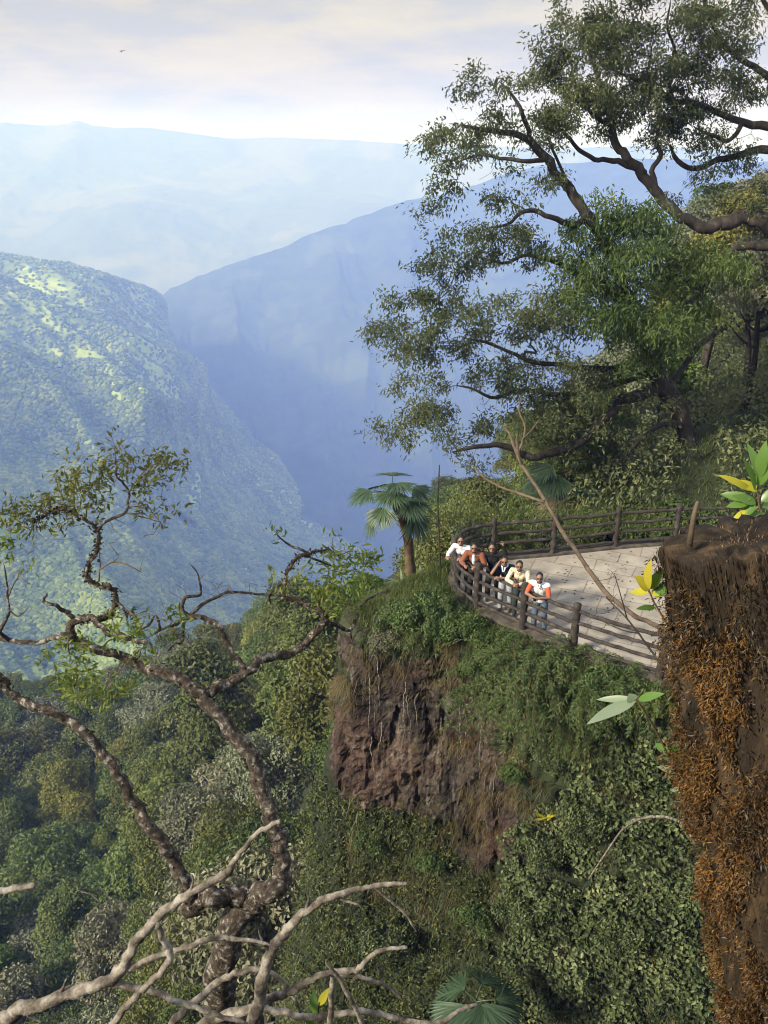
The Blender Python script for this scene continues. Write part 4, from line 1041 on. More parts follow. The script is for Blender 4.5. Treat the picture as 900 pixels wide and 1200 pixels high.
for poly, n, Lr, seed in [([(420, 700), (525, 685), (560, 730), (612, 752), (671, 778), (800, 812), (920, 850), (920, 960), (780, 900), (690, 900), (600, 800), (540, 770), (430, 760)], 12000, (.2, .5), 13),
                          ([(395, 930), (560, 960), (600, 1050), (400, 1040)], 2500, (.15, .45), 14), ([(430, 665), (535, 650), (540, 705), (430, 725)], 5000, (.15, .4), 23), ([(430, 665), (535, 650), (540, 705), (430, 725)], 4000, (.15, .4), 27)]:
    p, nn = on_cliff(rng, n, poly, 14, patchy(seed, .7, .38, .56))
    blades(mb, p, unit(nn * .7 + np.array([0, 0, .8]) + rng.normal(0, .5, (n, 3))), rng.uniform(*Lr, n), rng.uniform(.01, .022, n), rng.uniform(.3, 1.1, n), 4)
# grass and weeds on the earth behind the fence
n = 16000; x = rng.uniform(2.2, 16, n); Yb = rng.uniform(24.0, 31, n)
line = np.interp(x, [p_[0] for p_ in FP_back[::-1]], [p_[1] for p_ in FP_back[::-1]]) + .2
k = Yb > line; x, Yb = x[k], Yb[k]; zt = np.maximum(terrain_z(x, Yb), np.where(Yb < 26, -.15, -9)); n = len(x)
blades(mb, np.c_[x, Yb, zt - .03], unit(rng.normal(0, .5, (n, 3)) + np.array([0, -.2, 1])), rng.uniform(.15, .55, n), rng.uniform(.015, .04, n), rng.uniform(.2, .9, n), 4)
# weeds along the terrace lip, in front of the fence
n = 20000; t_ = rng.random(n) * .66; e_ = np.array([interp(np.array(lev[0]), 400)[int(v * 399)] for v in t_ + .04])
e_ = e_ + rng.normal(0, .10, (n, 2)) + np.array([-.08, -.2])
blades(mb, np.c_[e_, np.full(n, -.12)], unit(rng.normal(0, .5, (n, 3)) + np.array([-.2, -.3, 1])), rng.uniform(.2, .62, n), rng.uniform(.012, .03, n), rng.uniform(.3, .9, n), 4)
tag(mb.build('grass', M['grass'], smooth=False), kind='stuff')
# bushes covering the earth of the slope behind the terrace
mb = MB(); n = 95000
x = rng.uniform(0, 40, n); Yb = 25 + 45 * rng.random(n) ** 1.4; zt = terrain_z(x, Yb); q = proj(np.c_[x, Yb, zt])
line = np.interp(x, [p_[0] for p_ in FP_back[::-1]], [p_[1] for p_ in FP_back[::-1]]) + 1.0
k = (Yb > line) & (q[:, 0] > 500) & (q[:, 0] < 960) & (q[:, 1] < 660) & ~((np.abs(q[:, 0] - 812) < 24) & (Yb < 30)); x, Yb, zt = x[k], Yb[k], zt[k]; n = len(x)
hgt = np.clip(fbm(np.c_[x, Yb, 0 * x] / 2.2, 55, 4) - .3, 0, 1) * 5.5 * np.clip((Yb - 24.0) / 3.5, .2, 1)
p = np.c_[x, Yb, zt + hgt * rng.random(n) ** .45]
leaves(mb, p, unit(rand_dirs(rng, n) + np.array([0, 0, -.3])), unit(rng.normal(0, .5, (n, 3)) + np.array([-.2, -.4, .7])), .2 * rng.uniform(.6, 1.4, n), .085 * rng.uniform(.6, 1.4, n), fold=.15)
tag(mb.build('shrubbery', M['leaf_slope'], smooth=False), kind='stuff')

mb = MB(); p, nn = on_cliff(rng, 46, [(410, 745), (560, 765), (600, 900), (600, 960), (520, 900), (410, 850)], 6)
for k in range(len(p)):
    ln = rng.uniform(.5, 2.2); t_ = np.linspace(0, 1, 12)[:, None]; w = np.cumsum(rng.normal(0, .022, (12, 3)), 0) * [1, .4, .3]
    tube(mb, p[k] + nn[k] * .12 + np.array([0, 0, -1]) * ln * t_ + w, np.linspace(.014, .005, 12) * rng.uniform(.6, 1.4), 4, cap=False)
tag(mb.build('vines', M['bark_dead']), kind='stuff')

# shrubs: each one a plant of its own
def shrub_mesh(seed, R_, H, nl, n, ls, droop):
    rng = np.random.default_rng(seed); return lobes_crown(rng, R_, H, nl, n, ls, 'round', droop=droop).mesh('foliage', M['leaf_fern'], False)
def stems_mesh(seed, R_, H):
    rng = np.random.default_rng(seed); mb = MB()
    for k in range(9):
        a = rng.uniform(0, 6.28); e = np.array([math.cos(a) * R_ * .6, math.sin(a) * R_ * .6, H * .75])
        tube(mb, interp(np.array([[0, 0, -.15], e * [.3, .3, .5], e]), 6), np.linspace(.018, .006, 6), 5)
    return mb.mesh('stems', M['bark_brown'])
def variant(me, mat):
    m2 = me.copy(); m2.materials.clear(); m2.materials.append(M[mat]); return m2
s1, s2, s3 = shrub_mesh(1, .75, 1.0, 16, 5200, .085, .5), shrub_mesh(2, .6, .75, 12, 4200, .075, .6), shrub_mesh(3, 1.0, 1.2, 20, 7500, .1, .7)
st1 = stems_mesh(4, .7, .9)
SH = {'green': s1, 'green_small': s2, 'green_wide': s3, 'bright': variant(s1, 'leaf_bright'), 'mid': variant(s3, 'leaf_mid'), 'grey': variant(s2, 'leaf_grey'), 'ivy': variant(s3, 'leaf_ivy')}
def shrub(px, py, Y, kind, sc, label, group=None, dz=0.0, name='shrub'):
    p = P(px, py, Y); t = thing(name, label, 'shrub', (p[0], p[1], p[2] + dz), group)
    link('foliage', SH[kind], t); link('stems', st1, t); t.scale = (sc, sc, sc); t.rotation_euler = (0, 0, px * .37); return t
def cliffY(px, py):
    d = (CPX[..., 0] - px) ** 2 + (CPX[..., 1] - py) ** 2; d[:, int(NS * .7):] = 1e12
    i = np.unravel_index(d.argmin(), d.shape); return CL[i][1]
for px, py, kind, sc, lab in [(500, 735, 'green', 1.1, 'dense green shrub at the cliff edge below the corner of the fence'), (468, 728, 'green_small', 1.0, 'low green shrub on the outer lip of the cliff'),
        (535, 745, 'green_wide', .75, 'green shrub under the thick corner post of the fence'), (452, 755, 'grey', .8, 'dry greyish shrub at the outer top edge of the rock face'),
        (575, 760, 'bright', .75, 'fresh green shrub sprouting below the second man from the left'), (560, 790, 'green', .7, 'green shrub hanging over the top of the rock face'),
        (715, 815, 'green_wide', .8, 'green shrub below the short fence post near the rust-coloured stump'), (755, 835, 'mid', .8, 'yellowish green shrub beside the rust-coloured stump'),
        (690, 850, 'green', .9, 'dark green shrub below the feathery hanging bush'), (650, 900, 'ivy', .7, 'glossy dark shrub in the shade under the feathery bush'),
        (600, 905, 'green_small', .8, 'small green shrub on the ledge at the right of the rock face'), (640, 1000, 'ivy', .8, 'rounded ivy-like bush standing out at the bottom right of the rock'),
        (690, 970, 'ivy', .9, 'broad-leaved bush in the middle of the ivy slope'), (400, 905, 'mid', .6, 'yellow green shrub at the left foot of the rock face'),
        (430, 985, 'green', .8, 'shaded green shrub under the rock face'), (500, 1010, 'green_small', .9, 'green shrub in the middle of the overgrown cliff foot'),
        (620, 1075, 'ivy', .9, 'pale-leaved bush above the fan palm at the bottom'), (740, 1100, 'ivy', 1.0, 'glossy bush low on the ivy slope'), (560, 1075, 'green', .9, 'green shrub above and left of the fan palm at the bottom'),
        (450, 1110, 'ivy', 1.0, 'dark leafy bush above the tangle of dead branches'), (395, 1050, 'green_wide', .9, 'dark shrub at the left end of the overgrown cliff foot')]:
    shrub(px, py, cliffY(px, py) - .1, kind, sc, lab, dz=-.25)
for px, py, Y, kind, sc, lab in [(770, 650, 24.6, 'bright', 1.5, 'bright green bush covering the far end of the back fence'), (810, 640, 24.9, 'bright', 1.7, 'tall bright green bush behind the rust-coloured stump'),
        (600, 640, 24.2, 'mid', .7, 'low green plant behind the back fence near its left end'), (690, 628, 25.2, 'mid', .9, 'low green plant behind the middle of the back fence'),
        (745, 625, 26, 'mid', 1.1, 'green shrub between the back fence and the tall tree'), (560, 640, 25.5, 'grey', 1.5, 'greyish shrub beyond the corner of the fence'),
        (430, 700, 23.5, 'mid', .8, 'yellow green shrub at the foot of the left fan palm'), (412, 712, 22.5, 'bright', .6, 'fresh green shrub beside the tip of the gnarled tree'),
        (498, 690, 23.5, 'green', .6, 'green shrub between the left fan palm and the fence corner')]:
    shrub(px, py, Y, kind, sc, lab, dz=-.35)

# the feathery bush that hangs from the terrace lip
def feathery(px, py, Y, n, Lr, label, seed, lean=(-.45, -.5, .15)):
    rng = np.random.default_rng(seed); o = P(px, py, Y); t = thing('feathery_shrub', label, 'shrub', tuple(o))
    mb, mw = MB(), MB()
    for k in range(n):
        b = rng.normal(0, .33, 3) * [1.6, .7, .35]; d = unit(np.array(lean) + rng.normal(0, .42, 3)); ln = rng.uniform(*Lr)
        tt = np.linspace(0, 1, 15)[:, None]; pts = b + d * ln * tt + np.array([0, 0, -1]) * ln * .62 * tt ** 2
        tube(mw, pts[::2], np.linspace(.008, .003, 8), 3, cap=False)
        tg = unit(np.gradient(pts, axis=0)); m = 54; i = rng.integers(2, 15, m); s = unit(np.cross(tg[i], [0, 0, 1.0])) * rng.choice([-1, 1], m)[:, None]
        ld = unit(s + tg[i] * .9 + rng.normal(0, .3, (m, 3))); leaves(mb, pts[i] + rng.normal(0, .02, (m, 3)), ld, unit(np.array([0, 0, 1.0]) + rng.normal(0, .4, (m, 3))), rng.uniform(.06, .13, m), rng.uniform(.02, .035, m))
    mb.build('foliage', M['leaf_fern'], t, False); mw.build('stems', M['bark_brown'], t)
feathery(640, 765, cliffY(640, 790) - .15, 190, (.7, 1.7), 'large feathery green bush hanging from the terrace lip below the men', 1)
feathery(600, 800, cliffY(600, 815) - .2, 130, (.6, 1.5), 'feathery green bush hanging over the right end of the rock face', 2)
feathery(665, 810, cliffY(665, 825) - .3, 120, (.6, 1.4), 'darker feathery bush hanging below the short fence post', 3, (-.3, -.5, -.2))
feathery(735, 805, cliffY(735, 815) - .2, 90, (.5, 1.1), 'feathery bush on the lip beside the rust-coloured stump', 4, (-.3, -.5, .3))
feathery(515, 715, cliffY(510, 725) - .2, 80, (.5, 1.1), 'feathery pale green plant under the fence corner', 5, (-.5, -.5, .4))

# fallen leaves on the paving
rng = np.random.default_rng(9); mb = MB(); n = 900; x = rng.uniform(1.8, 14, n); y = rng.uniform(13, 24.5, n); k = inpoly(x, y, np.array(pave)) & (fbm(np.c_[x, y, 0 * x] / 1.5, 88, 3) > .42 + .12 * rng.random(n)); x, y = x[k], y[k]; n = len(x)
leaves(mb, np.c_[x, y, np.full(n, .012)], unit(np.c_[rng.normal(0, 1, (n, 2)), np.zeros(n)]), unit(rng.normal(0, .25, (n, 3)) + [0, 0, 1.0]), rng.uniform(.05, .13, n), rng.uniform(.025, .05, n), fold=.3)
tag(mb.build('leaf_litter', M['drygrass'], smooth=False), kind='stuff')

# strap-leaved pale plant and slim stake at the lip
rng = np.random.default_rng(8)
def strap_plant(px, py, Y, n, Lr, mat, label, seed, name='strap_plant'):
    rng = np.random.default_rng(seed); o = P(px, py, Y); t = thing(name, label, 'plant', tuple(o)); mb = MB()
    for k in range(n):
        a = rng.uniform(0, 6.28); d = np.array([math.cos(a), math.sin(a), rng.uniform(.3, 1.4)]); blade(mb, rng.normal(0, .03, 3), d, np.array([-d[0], -d[1], 1.2]), rng.uniform(*Lr), rng.uniform(.05, .08), rng.uniform(.3, .7), 7)
    mb.build('leaves', M[mat], t); return t
strap_plant(470, 688, 22.6, 16, (.5, .9), 'sprig_pale', 'pale strap-leaved plant under the left fan palm', 1)
strap_plant(494, 678, 22.4, 12, (.4, .8), 'sprig_pale', 'pale strap-leaved plant against the fence corner', 2)
strap_plant(668, 630, 25.0, 14, (.4, .8), 'sprig_pale', 'strap-leaved plant behind the back fence', 3)
strap_plant(590, 636, 24.3, 12, (.4, .8), 'sprig', 'green strap-leaved plant behind the left end of the back fence', 4)
strap_plant(640, 960, cliffY(640, 960) - .35, 9, (.18, .4), 'sprig_yellow', 'orange yellow dried leaves on the cliff right of the rock', 5, 'dried_plant')
mb = MB(); pts = interp(np.array([P(517, 700, 21.2), P(515, 640, 21.25), P(513, 590, 21.3), P(515, 545, 21.3)]), 14); tube(mb, pts, np.linspace(.035, .018, 14), 6, rough=.15)
tag(mb.build('stake', M['bark']), 'thin dark upright stick at the outer corner of the fence', 'stick')

# ------------------------------------------------------------------ fan palms
def fan_frond(mb, base, d, plen, rad_, rng, n=26, span=2.5, droop=.3):
    d = unit(np.array(d, float)); up = np.array([0, 0, 1.0]); s = unit(np.cross(d, up)); u2 = np.cross(s, d)
    tt = np.linspace(0, 1, 7)[:, None]; pts = np.asarray(base) + d * plen * tt + np.array([0, 0, -1]) * plen * .18 * tt ** 2
    tube(mb, pts, np.linspace(.022, .012, 7), 5, cap=False)
    hub = pts[-1]; fd = unit(pts[-1] - pts[-3] + np.array([0, 0, -.12])); s = unit(np.cross(fd, up)); u2 = np.cross(s, fd)
    for k in range(n):
        a = (k / (n - 1) - .5) * span * (1 + rng.normal(0, .01)); dd = fd * math.cos(a) + s * math.sin(a) + u2 * .12
        ln = rad_ * (.82 + .18 * math.cos(a)) * rng.uniform(.92, 1.05)
        blade(mb, hub, dd, u2, ln, rad_ * 2.3 / n * 1.5, droop * rng.uniform(.6, 1.3), 7, fold=.35, shape='strap')
def fan_palm(px, py, Y, h, tilt, fr, rad_, label, seed, tw=.16):
    rng = np.random.default_rng(seed); o = P(px, py, Y); t = thing('fan_palm', label, 'palm', tuple(o))
    mb = MB(); top = np.array([tilt, 0, h]); pts = interp(np.array([[0, 0, -.4], [tilt * .3, 0, h * .5], top]), 14)
    tube(mb, pts, tw * np.interp(np.linspace(0, 1, 14), [0, .6, 1], [.9, .85, 1.25]) * (1 + rng.normal(0, .08, 14)), 12, rough=.35)
    mb.build('trunk', M['bark_brown'], t)
    for az, el, pl, rs, dead in fr:
        mf = MB(); fan_frond(mf, top + rng.normal(0, .03, 3), (math.cos(az) * math.cos(el), math.sin(az) * math.cos(el), math.sin(el)), pl, rad_ * rs, rng, droop=.55 if dead else .22)
        f_ = mf.build('frond', M['palm_dead' if dead else 'palm'], t)
        if dead: f_['label'] = 'withered drooping frond'
    return t
fan_palm(482, 664, 22.8, 2.35, -.55, [(-1.3, 1.0, .7, 1.0, 0), (-2.6, .5, .8, .85, 0), (-.4, .55, .8, 1, 0), (3.0, .2, .75, .9, 0), (-2.0, -.1, .7, .8, 0), (.3, -.2, .8, .95, 0), (-.7, -.45, .8, 1.0, 0), (1.5, .8, .7, .9, 0), (2.2, .3, .7, .9, 0), (-2.9, -.75, .8, .85, 0), (-.2, -.9, .8, .9, 1), (-1.0, .3, .8, .9, 0), (-1.7, .6, .75, .95, 0)], .84, 'fan palm with a stout brown trunk at the cliff edge left of the fence', 1)
fan_palm(662, 612, 29.0, 2.0, -.1, [(-1.5, 1.1, .8, 1, 0), (-2.8, .6, .8, 1, 0), (-.3, .6, .9, 1, 0), (-2.2, .2, .8, 1, 0), (-.9, .1, .8, 1, 0), (3.0, -.1, .9, 1, 0), (.2, -.1, .9, 1, 0), (-1.9, -.5, .9, 1.0, 1), (-.8, -.6, .9, .9, 0), (1.5, .7, .8, 1, 0)], 1.15, 'fan palm behind the back fence under the tall tree', 2, .2)
fan_palm(556, 1195, 14.6, .6, 0, [(-2.2, .75, .55, 1.05, 0), (-1.3, .95, .6, 1.0, 0), (-.2, .55, .55, .95, 0), (2.6, .6, .5, .9, 0), (1.0, .7, .5, .9, 0), (-2.9, .3, .5, .9, 0)], .98, 'young fan palm at the bottom edge in front of the ivy', 3, .08)

# ------------------------------------------------------------------ gnarled tree in the foreground
WSC = .66; KINK = .42
rng = np.random.default_rng(15)
G = Grow()
limb_px(G, [(225, 1300, 66), (238, 1240, 60), (250, 1200, 57), (262, 1130, 52), (279, 1080, 47), (303, 1054, 44)], 5.6, 26, first=True)
GL = [
 [(300, 1056, 40, 5.6), (318, 1042, 38, 5.65), (328, 1025, 33, 5.7), (330, 1000, 28, 5.8), (321, 968, 26, 5.9), (310, 935, 27, 6), (295, 895, 26, 6.1), (270, 855, 25, 6.2), (245, 822, 24, 6.3), (225, 806, 22, 6.35), (185, 786, 19, 6.4), (150, 771, 17, 6.5), (125, 764, 16, 6.5), (93, 751, 15, 6.6), (80, 745, 12, 6.6), (67, 746, 10, 6.6), (51, 752, 9, 6.7), (25, 752, 8, 6.7), (0, 750, 7, 6.8), (-40, 744, 5, 6.8)],
 [(296, 1058, 36, 5.6), (280, 1050, 34, 5.6), (262, 1052, 33, 5.55), (245, 1053, 32, 5.5), (228, 1062, 30, 5.5), (214, 1066, 27, 5.5)],
 [(220, 1062, 24, 5.5), (216, 1035, 24, 5.55), (204, 1005, 23, 5.6), (179, 969, 22, 5.6), (158, 938, 20, 5.7), (138, 908, 19, 5.7), (118, 880, 18, 5.8), (97, 858, 17, 5.8), (72, 841, 17, 5.9), (46, 828, 16, 5.9), (20, 818, 14, 6), (8, 806, 13, 6), (0, 793, 12, 6), (-25, 765, 10, 6.1)],
 [(238, 815, 20, 6.35), (252, 807, 20, 6.4), (271, 802, 19, 6.5), (288, 788, 18, 6.6), (306, 774, 17, 6.7), (322, 768, 16, 6.8), (337, 766, 15, 6.9), (358, 753, 14, 7), (372, 740, 13, 7), (380, 728, 12, 7.1), (381, 720, 10, 7.1), (372, 716, 9, 7.1), (358, 709, 8, 7.2), (343, 701, 7, 7.2), (332, 696, 7, 7.2), (335, 672, 6, 7.3), (343, 660, 6, 7.3), (352, 651, 6, 7.3), (362, 649, 5, 7.4), (350, 643, 5, 7.4), (340, 639, 4, 7.4), (330, 632, 3, 7.4), (324, 624, 3, 7.4)],
 [(288, 788, 13, 6.6), (280, 779, 12, 6.6), (268, 756, 11, 6.7), (262, 742, 11, 6.7), (256, 733, 10, 6.7), (242, 726, 10, 6.8), (222, 722, 8, 6.8), (214, 714, 7, 6.8), (215, 702, 6, 6.8), (222, 698, 6, 6.8), (234, 698, 5, 6.9), (235, 688, 4, 6.9), (232, 672, 3, 6.9), (222, 660, 2.5, 6.9)],
 [(222, 722, 7, 6.8), (239, 707, 6, 6.9), (262, 696, 5, 7), (288, 694, 4, 7.1), (314, 697, 4, 7.2), (328, 697, 4, 7.2)],
 [(224, 722, 7, 6.8), (210, 730, 6, 6.8), (202, 733, 5, 6.7), (190, 737, 4, 6.7), (178, 745, 3, 6.6)], [(216, 724, 5, 6.8), (215, 738, 4, 6.8), (213, 752, 4, 6.7), (204, 755, 3, 6.7), (196, 765, 2, 6.7)],
 [(381, 728, 9, 7.1), (389, 731, 8, 7.2), (400, 736, 7, 7.3), (410, 738, 6, 7.4), (416, 728, 6, 7.4), (420, 715, 6, 7.5), (430, 703, 5, 7.6), (442, 696, 4, 7.7), (455, 692, 4, 7.8)],
 [(363, 649, 5, 7.4), (376, 645, 4, 7.5), (388, 646, 3, 7.5), (400, 655, 3, 7.5)], [(358, 652, 4, 7.4), (375, 658, 4, 7.5), (392, 664, 3, 7.6), (408, 660, 2.5, 7.6)], [(335, 680, 4, 7.3), (322, 690, 4, 7.2), (315, 700, 4, 7.2), (318, 708, 3, 7.2)],
 [(410, 738, 5, 7.4), (412, 752, 4, 7.4), (415, 745, 3, 7.4), (422, 738, 3, 7.5), (430, 742, 2.5, 7.5)],
 # the knotted upright on the left limb
 [(90, 752, 15, 6.6), (84, 740, 15, 6.6), (88, 728, 14, 6.6), (100, 724, 13, 6.6), (112, 726, 12, 6.6), (122, 722, 12, 6.65), (131, 716, 11, 6.65), (136, 703, 10, 6.65), (134, 692, 9, 6.65), (127, 687, 9, 6.65), (117, 687, 8, 6.65), (108, 681, 8, 6.65), (101, 672, 8, 6.65), (104, 660, 7, 6.65), (112, 648, 7, 6.65), (115, 634, 7, 6.65), (115, 620, 6, 6.65)],
 [(115, 622, 6, 6.65), (106, 612, 5, 6.65), (92, 604, 5, 6.7), (80, 597, 4, 6.7), (60, 600, 3, 6.7), (48, 607, 3, 6.7), (28, 612, 2, 6.8)], [(88, 602, 4, 6.7), (86, 585, 3, 6.7), (80, 565, 3, 6.7), (75, 552, 2, 6.7)],
 [(115, 621, 6, 6.65), (125, 610, 5, 6.6), (147, 601, 5, 6.6), (150, 588, 4, 6.6), (151, 577, 4, 6.6), (144, 566, 4, 6.6), (136, 556, 3, 6.6), (136, 540, 3, 6.6), (134, 522, 2, 6.6)], [(151, 577, 3, 6.6), (160, 566, 3, 6.5), (168, 553, 3, 6.5), (180, 545, 2.5, 6.5), (194, 538, 2, 6.5)], [(147, 601, 3, 6.6), (162, 605, 3, 6.5), (175, 608, 2, 6.5), (188, 612, 2, 6.5)],
 [(84, 722, 9, 6.6), (78, 716, 8, 6.6), (70, 712, 7, 6.55), (60, 708, 6, 6.5), (51, 705, 5, 6.5), (53, 700, 4, 6.5), (56, 695, 3, 6.5)],
 [(112, 727, 11, 6.6), (120, 735, 11, 6.55), (128, 741, 11, 6.5), (140, 745, 10, 6.5), (155, 749, 9, 6.5), (165, 752, 8, 6.4), (175, 753, 6, 6.4)], [(136, 706, 5, 6.6), (146, 714, 5, 6.6), (149, 728, 4, 6.6)], [(146, 714, 4, 6.6), (158, 722, 4, 6.5), (162, 735, 3, 6.5)],
 [(116, 680, 3, 6.65), (117, 665, 3, 6.65), (116, 640, 2.5, 6.65)], [(116, 668, 3, 6.65), (132, 659, 3, 6.6), (150, 662, 2.5, 6.5), (168, 672, 2, 6.5)],
 [(0, 742, 7, 6.7), (6, 728, 6, 6.7), (11, 716, 5, 6.7), (9, 700, 4, 6.7), (8, 684, 3, 6.7), (4, 660, 2.5, 6.7)], [(11, 716, 3, 6.7), (22, 722, 2.5, 6.7), (34, 712, 2, 6.7)], [(9, 700, 3, 6.7), (16, 685, 2.5, 6.7), (24, 670, 2, 6.7)],
 [(188, 736, 5, 6.6), (182, 722, 4, 6.6), (175, 732, 4, 6.6), (165, 738, 3, 6.5)]]
for l_ in GL: limb_px(G, l_, 6.5, len(l_) * 4)
elsO = [(70, 585, 55, 22, 6.7, .35, .8), (55, 600, 45, 15, 6.7, .3, .6), (35, 612, 30, 15, 6.8, .3, .8), (80, 560, 25, 20, 6.7, .3, .8), (110, 550, 25, 15, 6.65, .3, .5), (136, 535, 14, 26, 6.6, .3, 1.2), (178, 548, 22, 18, 6.5, .3, 1.1), (205, 545, 14, 8, 6.5, .2, 1), (182, 600, 22, 18, 6.5, .3, .6), (125, 575, 25, 12, 6.6, .3, .5), (160, 570, 20, 15, 6.5, .3, .5)]
elsY = [(8, 640, 14, 20, 6.8, .3, 1.0), (30, 668, 22, 14, 6.7, .2, .6), (150, 735, 40, 20, 6.5, .4, .9), (110, 790, 50, 40, 6.4, .5, 1.0), (85, 780, 28, 30, 6.5, .4, 1.0), (205, 715, 16, 12, 6.8, .2, .9), (360, 680, 45, 30, 7.3, .5, .8), (395, 670, 40, 25, 7.5, .5, .9), (415, 650, 35, 15, 7.6, .4, .9), (383, 700, 18, 16, 7.2, .3, 1.3), (400, 710, 15, 20, 7.2, .3, 1), (324, 620, 8, 6, 7.4, .1, 1.4), (190, 745, 20, 15, 6.6, .3, .5)]
aO, aY = ell_points(rng, 210, elsO, 2, .07), ell_points(rng, 200, elsY, 2, .07)
bare = ell_points(rng, 300, [(60, 610, 60, 25, 6.7, .3, 1), (150, 640, 40, 30, 6.6, .3, .5), (230, 690, 50, 22, 6.9, .3, .8), (300, 690, 40, 12, 7.1, .3, 1), (180, 740, 40, 30, 6.6, .4, 1), (170, 790, 40, 30, 6.4, .3, .6), (400, 690, 45, 30, 7.5, .3, .6), (20, 690, 20, 40, 6.7, .2, 1), (240, 740, 40, 20, 6.8, .3, .6)])
en = G.grow(np.concatenate([aO, aY, bare]), .09, rng, .5)
r, kids = G.radii(.0028, .42, .02)
mb1, mb2, mb3, mb4 = MB(), MB(), MB(), MB()
G.wood(mb1, mb2, r, kids, .012, 14, .36)
Pn = np.array(G.p); dd = unit(np.array([Pn[e] - Pn[G.par[e]] for e in en]) + rng.normal(0, .05, (len(en), 3)))
leaf_sprays(mb3, aO, dd[:len(aO)], rng, 7, .066, .025, .9, .1, reach=.035)
leaf_sprays(mb4, aY, dd[len(aO):len(aO) + len(aY)], rng, 8, .08, .03, .9, .0, reach=.04)
gt = thing('gnarled_tree', 'gnarled lichen-spotted tree with twisting limbs in the lower left foreground', 'tree', tuple(P(225, 1300, 5.6)))
NB1 = list(mb1.v[:4]); mb1.v += mb2.v; mb1.q += [q + mb1.n for q in mb2.q]; mb1.qm += [m_ + 1 for m_ in mb2.qm]; mb1.t += [q + mb1.n for q in mb2.t]; mb1.tm += [m_ + 1 for m_ in mb2.tm]; mb1.n += mb2.n
sub(mb1, 'trunk', [M['bark_lichen'], M['bark_brown']], gt); sub(mb3, 'crown', M['leaf_gnarl_dark'], gt, False); o_ = sub(mb4, 'crown', M['leaf_gnarl'], gt, False); o_['label'] = 'young yellow green leaves'
# flakes of lichen and moss on the bark of the thick limbs
mb = MB(); V_ = np.concatenate([mb1.v[0], mb1.v[1], mb1.v[2], mb1.v[3]]); pk = rng.integers(0, len(V_), 2600); p = V_[pk] + rng.normal(0, .012, (2600, 3)); n_ = rand_dirs(rng, 2600)
leaves(mb, p, rand_dirs(rng, 2600), n_, rng.uniform(.015, .04, 2600), rng.uniform(.01, .03, 2600)); o_ = sub(mb, 'moss', M['moss_dark'], gt, False); o_['kind'] = 'stuff'

# ------------------------------------------------------------------ dead branches across the bottom, leaning pole, vine
WSC = .7; KINK = .26
def branch(name, label, cat, limbs, Y, mat, seed, fine=0, els=None, sides=12, rough=.34, thr=.004):
    rng = np.random.default_rng(seed); G = Grow()
    for i, l_ in enumerate(limbs): limb_px(G, l_, Y, len(l_) * 5, first=(i == 0))
    if fine: G.grow(ell_points(rng, fine, els), .05, rng, .5)
    r, kids = G.radii(.0018, .42, .008); mb1, mb2 = MB(), MB(); G.wood(mb1, mb2, r, kids, thr, sides, rough)
    if mb2.n: mb1.v += mb2.v; mb1.q += [q + mb1.n for q in mb2.q]; mb1.qm += mb2.qm; mb1.t += [q + mb1.n for q in mb2.t]; mb1.tm += mb2.tm; mb1.n += mb2.n
    return tag(mb1.build(name, M[mat]), label, cat)
branch('dead_branch', 'thick bare forked branch rising from the bottom left corner', 'branch', [
  [(-40, 1212, 27), (0, 1197, 26), (17, 1186, 26), (40, 1178, 23), (67, 1170, 22), (100, 1159, 20), (128, 1149, 20), (140, 1137, 19), (153, 1116, 17), (167, 1093, 17), (182, 1077, 16), (200, 1062, 15), (222, 1047, 14), (240, 1037, 14), (258, 1028, 13), (267, 1022, 14), (272, 1012, 10), (280, 1001, 9), (290, 990, 8), (300, 978, 8), (313, 969, 8), (328, 963, 8)], [(67, 1170, 7), (74, 1158, 5), (78, 1146, 3)], [(222, 1047, 6), (226, 1034, 4), (224, 1024, 3)], [(182, 1077, 6), (170, 1072, 4), (163, 1062, 2.5)], [(28, 1182, 6), (36, 1192, 5), (50, 1198, 3)],
  [(130, 1148, 14), (150, 1156, 12), (180, 1163, 11), (205, 1172, 10), (222, 1178, 9), (257, 1190, 8), (290, 1200, 7)],
  [(138, 1142, 12), (150, 1135, 11), (173, 1125, 11), (195, 1118, 10), (213, 1112, 10), (232, 1104, 10), (247, 1100, 9), (262, 1099, 8), (273, 1100, 7), (300, 1103, 6), (318, 1108, 4)], [(267, 1023, 8), (274, 1027, 6), (279, 1027, 5)]], 2.3, 'bark_dead', 1)
branch('dead_branch', 'thin bare crooked stick crossing the lower left branch', 'branch', [[(185, 1084, 9), (190, 1098, 10), (197, 1112, 11), (200, 1121, 12), (195, 1131, 11), (187, 1141, 11), (172, 1155, 11), (160, 1167, 11), (147, 1181, 11), (133, 1198, 12), (118, 1216, 12)]], 2.2, 'bark_dead', 2)
branch('dead_branch', 'bare branch arching over to the right at the bottom', 'branch', [
  [(292, 1230, 25), (297, 1200, 23), (303, 1172, 21), (309, 1142, 20), (318, 1117, 18), (330, 1097, 17), (343, 1082, 16), (358, 1068, 14), (373, 1058, 13), (390, 1050, 12), (407, 1045, 10), (425, 1041, 9), (440, 1038, 8), (460, 1036, 7), (477, 1035, 5)], [(318, 1117, 7), (308, 1104, 4), (303, 1090, 2.5)], [(358, 1068, 6), (362, 1053, 4), (358, 1043, 2.5)],
  [(438, 1039, 5), (452, 1051, 5), (470, 1066, 5), (480, 1078, 4), (488, 1092, 3)], [(390, 1051, 5), (405, 1056, 4), (420, 1060, 3), (424, 1065, 2.5)]], 2.5, 'bark_dead', 3)
